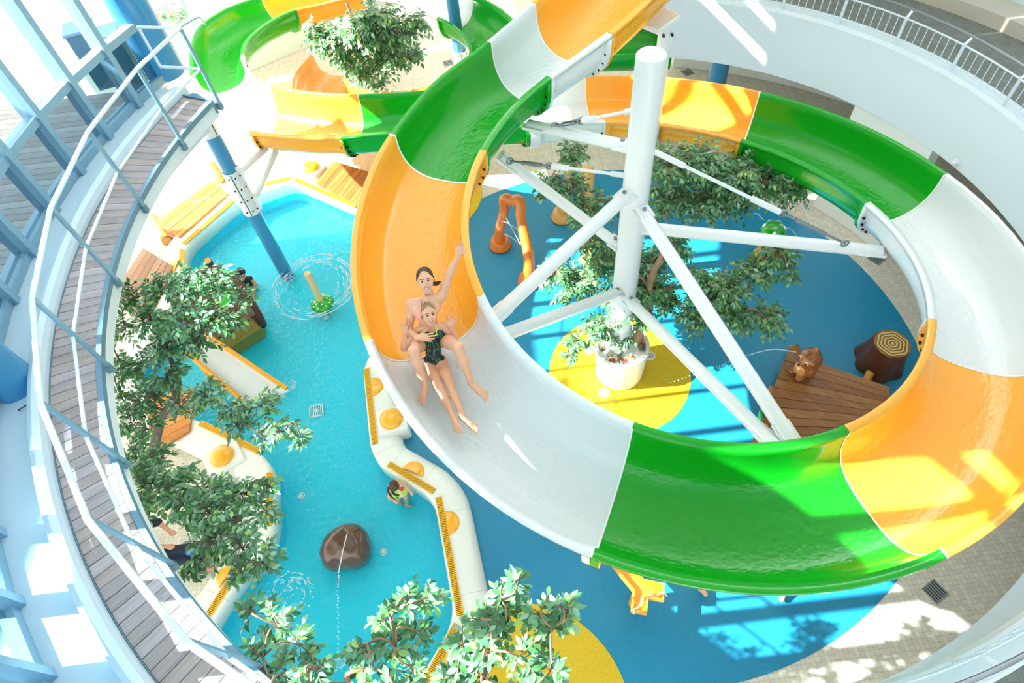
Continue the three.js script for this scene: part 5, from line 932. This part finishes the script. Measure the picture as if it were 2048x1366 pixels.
  const g = netMesh((x, y, z) => { const v = V3(x - neckP[0], y - neckP[1], z - neckP[2]); return Math.max(tb(x, y, z) - 0.006, v.dot(upv) - 0.01 - 0.35 * Math.abs(v.dot(ax)), legV(x, y, z)); }, lo, hi, 0.0065);
  const P = g.attributes.position, uv = new Float32Array(P.count * 2); for (let i = 0; i < P.count; i++) { const v = V3(P.getX(i), P.getY(i), P.getZ(i)); uv[2 * i] = v.dot(ax) * 3.2 + 0.5; uv[2 * i + 1] = v.dot(up) * 3.2; } g.setAttribute('uv', new THREE.BufferAttribute(uv, 2));
  const suit = obj('swimsuit', g, std(0xffffff, 0.5, { map: suitTex }), t), neon = std(0xc8f03a, 0.45); suit.userData.label = 'dark swimsuit with bright thin streaks and neon green piping';
  const ch2 = mixp(J.chest, J.neck, 0.35), nA = off(mixp(J.neck, J.shA, 0.42), 0.03), nB = off(mixp(J.neck, J.shB, 0.42), 0.03), cA = off(mixp(ch2, J.shA, 0.4), 0.066), cB = off(mixp(ch2, J.shB, 0.4), 0.066), c0 = off(neckP, 0.07);
  obj('strap', tube([nA, cA, mixp(mixp(cA, c0, 0.6), c0, 0.2)], 0.0065, 16, 7), neon, suit); obj('strap', tube([nB, cB, mixp(mixp(cB, c0, 0.6), c0, 0.2)], 0.0065, 16, 7), neon, suit);
  obj('piping', tube([mixp(cA, c0, 0.55), c0, mixp(cB, c0, 0.55)], 0.0065, 16, 7), neon, suit);
  obj('piping', tube([cB, off(mixp(J.chest, J.shB, 0.62), 0.062), off(mixp(J.chest, J.shB, 0.72), 0.02)], 0.0065, 16, 7), neon, suit);
}
// a plain figure from joints: used for the people far below
function figure(label, o, J, R, mats, extra) {
  const t = thing('person', label, 'person', o), S = (k) => blend(k, 0.03), lo = [-0.9, -0.2, -0.9], hi = [0.9, 1.9, 0.9];
  const [a, b] = boundsOf(Object.values(J), 0.16);
  obj('body', netMesh(S(R(J)), a, b, 0.013), mats, t);
  if (extra) extra(t, J);
  return t;
}
{
  // little girl wading in the pool, seen from behind and above
  const o = [-2.123,-0.33,-4.257], sk = skin(0xe2b090);
  const J = { pel: [-0.02, 0.42, -0.03], chest: [-0.03, 0.62, -0.02], neck: [-0.02, 0.72, 0.0], head: [0.0, 0.84, 0.02], shA: [-0.12, 0.68, 0.03], shB: [0.07, 0.69, -0.06], elA: [-0.16, 0.54, 0.1], haA: [-0.06, 0.46, 0.16], elB: [0.14, 0.56, -0.02], haB: [0.2, 0.47, 0.05], hipA: [-0.07, 0.4, 0.0], hipB: [0.04, 0.4, -0.04], knA: [-0.08, 0.2, 0.02], anA: [-0.12, 0.04, -0.04], toA: [-0.07, 0.02, 0.03], knB: [0.05, 0.22, 0.02], anB: [0.02, 0.03, 0.06], toB: [0.12, 0.02, 0.08] };
  figure('little girl in a bright yellow swimsuit wading beside the pool wall', o, Object.fromEntries(Object.entries(J).map(([k, v]) => [k, v])),  (J) => [capsule(J.hipA, J.hipB, 0.065, 0.065), capsule(J.pel, J.chest, 0.075, 0.07), capsule(J.shA, J.shB, 0.04, 0.04), capsule(J.neck, J.head, 0.035, 0.035), sphere(J.head, 0.083), ellipsoid(addp(J.head, [0.03, -0.03, -0.03]), [0.06, 0.06, 0.06]), capsule(J.shA, J.elA, 0.032, 0.026), capsule(J.elA, J.haA, 0.026, 0.02), capsule(J.shB, J.elB, 0.032, 0.026), capsule(J.elB, J.haB, 0.026, 0.02), sphere(J.haA, 0.026), sphere(J.haB, 0.026), capsule(J.hipA, J.knA, 0.055, 0.042), capsule(J.knA, J.anA, 0.042, 0.028), capsule(J.anA, J.toA, 0.028, 0.022), capsule(J.hipB, J.knB, 0.055, 0.042), capsule(J.knB, J.anB, 0.042, 0.028), capsule(J.anB, J.toB, 0.028, 0.022)], sk, (t, J) => {
    const dress = blend([capsule(J.hipA, J.hipB, 0.068, 0.068), capsule(J.pel, J.chest, 0.08, 0.078), capsule(mixp(J.chest, J.shA, 0.7), mixp(J.chest, J.shB, 0.7), 0.05, 0.05)], 0.03), tx = tex(64, 64, (u, v) => { const h = hash2(Math.floor(u * 9), Math.floor(v * 9)); return h > 0.8 ? [0.2, 0.8, 0.4] : h > 0.68 ? [0.95, 0.95, 0.85] : [0.93, 0.95, 0.25]; }, true, 3, 3);
    const d = obj('swimsuit', planUV(netMesh((x, y, z) => Math.max(dress(x, y, z) - 0.006, 0.37 - y), [-0.25, 0.25, -0.25], [0.25, 0.8, 0.25], 0.011)), std(0xffffff, 0.5, { map: tx }), t);
    obj('print', new THREE.SphereGeometry(1, 16, 10).scale(0.05, 0.022, 0.05).rotateZ(-0.9).translate(0.055, 0.66, 0.01), std(0xe8375a, 0.5), d);
    const hm = std(0x4e3528, 0.5);
    obj('hair', netMesh((x, y, z) => Math.max(ellipsoid(addp(J.head, [-0.015, 0.012, 0.015]), [0.09, 0.09, 0.09])(x, y, z), J.head[1] - 0.035 - y - (x + z) * 0.1), [-0.15, 0.7, -0.13], [0.15, 1, 0.16], 0.008), hm, t);
    for (const p of [[[-0.1, 0.84, 0.03], [-0.13, 0.78, 0.08], [-0.1, 0.64, 0.13], [-0.06, 0.58, 0.14]], [[-0.06, 0.82, 0.08], [-0.05, 0.72, 0.12], [0.02, 0.64, 0.12]]]) obj('braid', taper(p.map((q, i) => [...q, 0.02 - i * 0.004]), 14, 8), std(0x2b1c18, 0.5), t);
    obj('hair_tie', new THREE.SphereGeometry(0.016, 10, 8).translate(-0.1, 0.845, 0.03), std(0xffffff, 0.5), t);
  });
}
{
  // the grown-up crouching under the left tree
  const o = [-5.605,0,-3.615], J = { pel: [-0.12, 0.5, 0.12], chest: [-0.42, 0.86, -0.08], head: [-0.3, 1.05, -0.16], shA: [-0.42, 0.92, -0.28], shB: [-0.3, 0.9, 0.1], elA: [-0.12, 0.78, -0.36], haA: [0.06, 0.62, -0.22], elB: [-0.1, 0.74, 0.0], haB: [0.06, 0.6, -0.02], hipA: [-0.1, 0.48, 0.04], hipB: [-0.06, 0.48, 0.2], knA: [0.28, 0.5, 0.02], knB: [0.3, 0.48, 0.2], anA: [0.3, 0.06, 0.04], anB: [0.34, 0.06, 0.22], toA: [0.46, 0.03, 0.02], toB: [0.5, 0.03, 0.2] };
  figure('grown up person in dark navy clothes bending under the left tree', o, J, (J) => [capsule(J.hipA, J.hipB, 0.13, 0.13), capsule(J.pel, J.chest, 0.14, 0.15), capsule(J.shA, J.shB, 0.09, 0.09), capsule(J.chest, J.head, 0.06, 0.06), ellipsoid(J.head, [0.085, 0.105, 0.1]), capsule(J.shA, J.elA, 0.06, 0.045), capsule(J.elA, J.haA, 0.042, 0.03), capsule(J.shB, J.elB, 0.06, 0.045), capsule(J.elB, J.haB, 0.042, 0.03), ellipsoid(J.haA, [0.06, 0.03, 0.04]), ellipsoid(J.haB, [0.06, 0.03, 0.04]), capsule(J.hipA, J.knA, 0.1, 0.075), capsule(J.knA, J.anA, 0.07, 0.05), capsule(J.hipB, J.knB, 0.1, 0.075), capsule(J.knB, J.anB, 0.07, 0.05), capsule(J.anA, J.toA, 0.045, 0.035), capsule(J.anB, J.toB, 0.045, 0.035)], skin(0xd9a182), (t, J) => {
    const cl = blend([capsule(J.pel, J.chest, 0.15, 0.16), capsule(J.shA, J.shB, 0.1, 0.1), capsule(J.shA, J.elA, 0.075, 0.062), capsule(J.shB, J.elB, 0.075, 0.062)], 0.04), tr = blend([capsule(J.hipA, J.hipB, 0.145, 0.145), capsule(J.hipA, J.knA, 0.115, 0.092), capsule(J.knA, J.anA, 0.09, 0.07), capsule(J.hipB, J.knB, 0.115, 0.092), capsule(J.knB, J.anB, 0.09, 0.07)], 0.03), [a, b] = boundsOf(Object.values(J), 0.2);
    obj('jumper', netMesh(cl, a, b, 0.015), std(0x1d2a38, 0.8), t); obj('trousers', netMesh((x, y, z) => Math.max(tr(x, y, z), 0.09 - y), a, b, 0.015), std(0x16263c, 0.8), t);
    obj('hair', netMesh((x, y, z) => Math.max(ellipsoid(addp(J.head, [-0.015, 0.02, 0]), [0.1, 0.11, 0.11])(x, y, z), J.head[1] - 0.03 - y - x * 0.5 - 0.15), a, b, 0.011), std(0x2a211d, 0.6), t);
  });
  const c = [-5.253,0.55,-3.547], tt = thing('blue_toy', 'small blue object held by the person under the left tree', 'toy', c); obj('shell', new THREE.TorusGeometry(0.06, 0.02, 10, 24).rotateX(1.2), phy(0x1671c4, 0.3), tt); obj('strap', tube([[0.06, 0, 0], [0.12, 0.02, 0.03], [0.13, 0, 0.08]], 0.012, 14, 6), phy(0x1671c4, 0.3), tt);
}
{
  // child wading behind the boat: head and shoulders show
  const hp = [-5.478,0.26,-9.512], o = [hp[0], -0.34, hp[2]], J = { pel: [-0.02, 0.14, -0.1], chest: [0, 0.36, 0], head: [0, 0.6, 0.0], shA: [-0.13, 0.42, 0.02], shB: [0.13, 0.42, 0.02], elA: [-0.2, 0.28, 0.06], elB: [0.2, 0.28, 0.06], haA: [-0.14, 0.22, 0.18], haB: [0.14, 0.22, 0.18], hipA: [-0.08, 0.12, -0.1], hipB: [0.06, 0.12, -0.1], anA: [-0.1, 0.05, 0.2], anB: [0.08, 0.05, 0.2], toA: [-0.1, 0.03, 0.3], toB: [0.08, 0.03, 0.3] };
  figure('dark haired child crouching in the water behind the play boat', o, J, (J) => [capsule(J.pel, J.chest, 0.09, 0.09), capsule(J.hipA, J.hipB, 0.07, 0.07), capsule(J.shA, J.shB, 0.045, 0.045), capsule(J.chest, J.head, 0.045, 0.045), ellipsoid(J.head, [0.078, 0.095, 0.088]), capsule(J.shA, J.elA, 0.04, 0.03), capsule(J.elA, J.haA, 0.03, 0.026), capsule(J.shB, J.elB, 0.04, 0.03), capsule(J.elB, J.haB, 0.03, 0.026), capsule(J.hipA, J.anA, 0.065, 0.032), capsule(J.hipB, J.anB, 0.065, 0.032), capsule(J.anA, J.toA, 0.032, 0.024), capsule(J.anB, J.toB, 0.032, 0.024)], skin(0xd9a586), (t, J) => {
    obj('hair', netMesh((x, y, z) => Math.max(ellipsoid(addp(J.head, [0, 0.018, -0.01]), [0.09, 0.1, 0.1])(x, y, z), J.head[1] - 0.02 - y + z * 0.6) + 0.004 * Math.sin(x * 150), [-0.14, 0.48, -0.14], [0.14, 0.76, 0.12], 0.008), std(0x1d1917, 0.5), t);
    obj('shirt', netMesh((x, y, z) => Math.max(blend([capsule(J.pel, J.chest, 0.1, 0.1), capsule(J.shA, J.shB, 0.055, 0.055)], 0.03)(x, y, z), 0.1 - y), [-0.25, 0.05, -0.25], [0.25, 0.52, 0.2], 0.013), std(0x26303a, 0.7), t);
  });
}
// children on the blue floor, mostly hidden under the slide
function runner(label, o, turn, suit, hairC, foot) {
  const J = { pel: [0, 0.58, 0], chest: [0.0, 0.8, 0.06], head: [0, 1.04, 0.1], shA: [-0.14, 0.86, 0.06], shB: [0.14, 0.86, 0.06], elA: [-0.2, 0.68, 0.12], elB: [0.2, 0.68, -0.02], haA: [-0.16, 0.62, 0.28], haB: [0.2, 0.52, 0.1], hipA: [-0.07, 0.54, 0], hipB: [0.07, 0.54, 0], knA: [-0.08, 0.34, 0.14], anA: [-0.08, 0.05, 0.06], toA: [-0.08, 0.02, 0.18], knB: [0.08, 0.3, 0.0], anB: [0.08, 0.1, -0.24], toB: [0.08, 0.02, -0.14] };
  const t = figure(label, o, J, (J) => [capsule(J.pel, J.chest, 0.085, 0.085), capsule(J.hipA, J.hipB, 0.07, 0.07), capsule(J.shA, J.shB, 0.045, 0.045), capsule(J.chest, J.head, 0.045, 0.045), ellipsoid(J.head, [0.076, 0.095, 0.088]), capsule(J.shA, J.elA, 0.038, 0.03), capsule(J.elA, J.haA, 0.03, 0.024), capsule(J.shB, J.elB, 0.038, 0.03), capsule(J.elB, J.haB, 0.03, 0.024), capsule(J.hipA, J.knA, 0.066, 0.046), capsule(J.knA, J.anA, 0.046, 0.03), capsule(J.hipB, J.knB, 0.066, 0.046), capsule(J.knB, J.anB, 0.046, 0.03), capsule(J.anA, J.toA, 0.03, 0.022), capsule(J.anB, J.toB, 0.03, 0.022)], skin(0xe5b193), (t, J) => {
    obj('swimwear', netMesh((x, y, z) => Math.max(blend([capsule(J.hipA, J.hipB, 0.076, 0.076), capsule(J.pel, J.chest, 0.092, 0.09)], 0.02)(x, y, z), y - 0.84), [-0.2, 0.42, -0.16], [0.2, 0.9, 0.2], 0.013), std(suit, 0.6), t);
    obj('hair', netMesh((x, y, z) => Math.max(ellipsoid(addp(J.head, [0, 0.018, -0.012]), [0.087, 0.1, 0.098])(x, y, z), J.head[1] - 0.02 - y + z * 0.7 - 0.05), [-0.14, 0.85, -0.08], [0.14, 1.2, 0.24], 0.009), std(hairC, 0.6), t);
  });
  t.rotation.y = turn;
}
runner('child running under the white slide section with only one bare leg in view', [0.199,0,-3.469], 0.9, 0x2f66a8, 0x6b4a30);
runner('child under the green slide section with only a bare foot showing', [2.293,0,-2.385], -2.6, 0xd04a6a, 0x8a6a44);
runner('child under the green slide edge near the sunlit blue floor', [3.589,0,-2.103], 2.6, 0x3a9a6a, 0x5a4030);
// carved animal on the raft
{
  const p = [4.916,0.35,-5.466], t = thing('animal_figure', 'glossy brown carved animal water spout sitting on the raft', 'animal figure', p, -1.25);
  const f = blend([ellipsoid([0, 0.2, 0], [0.18, 0.22, 0.18]), ellipsoid([0, 0.42, 0.0], [0.19, 0.17, 0.18]), capsule([0, 0.5, -0.02], [0.0, 0.7, -0.05], 0.13, 0.02), ellipsoid([-0.09, 0.035, 0.15], [0.06, 0.04, 0.08]), ellipsoid([0.09, 0.035, 0.15], [0.06, 0.04, 0.08]), capsule([0, 0.4, 0.14], [0, 0.39, 0.2], 0.06, 0.035), ellipsoid([-0.17, 0.22, 0.04], [0.05, 0.1, 0.07]), ellipsoid([0.17, 0.22, 0.04], [0.05, 0.1, 0.07])], 0.06);
  obj('body', netMesh((x, y, z) => f(x, y, z) + 0.006 * Math.sin(x * 60) * Math.sin(y * 50) * (z < 0.05 ? 1 : 0), [-0.26, -0.02, -0.26], [0.26, 0.74, 0.3], 0.011), phy(0x9a5526, 0.18, { clearcoat: 0.8 }), t);
  obj('belly', new THREE.SphereGeometry(1, 24, 16).scale(0.13, 0.17, 0.1).translate(0, 0.19, 0.1), phy(0xe0964a, 0.2, { clearcoat: 0.8 }), t);
  for (const s of [-1, 1]) { const e = obj('eye', new THREE.SphereGeometry(0.036, 16, 12).translate(0.075 * s, 0.47, 0.15), std(0xf6c453, 0.2), t); obj('pupil', new THREE.SphereGeometry(0.02, 12, 8).translate(0.08 * s, 0.473, 0.173), eyeD, e); }
  obj('snout', new THREE.SphereGeometry(0.024, 12, 8).translate(0, 0.395, 0.232), std(0x3a2418, 0.3), t);
}

// the brown rock in the pool
{
  const p = [-3.035,0,-3.512], t = thing('rock', 'dark brown glossy boulder standing in the pool', 'rock', [p[0], -0.34, p[2]]);
  const f = blend([ellipsoid([0, 0.3, -0.02], [0.36, 0.37, 0.33]), ellipsoid([0.17, 0.28, 0.07], [0.24, 0.34, 0.26]), ellipsoid([-0.19, 0.26, 0.08], [0.2, 0.32, 0.25]), ellipsoid([0.1, 0.34, -0.14], [0.24, 0.3, 0.2])], 0.09);
  obj('stone', netMesh((x, y, z) => Math.max(f(x, y, z) + 0.008 * Math.sin(x * 23 + 1) * Math.sin(z * 19) * Math.sin(y * 14 + 2), -y), [-0.48, -0.03, -0.44], [0.5, 0.75, 0.44], 0.016), phy(0x5e3f31, 0.25, { clearcoat: 0.6 }), t);
}

renderer.render(scene, camera);
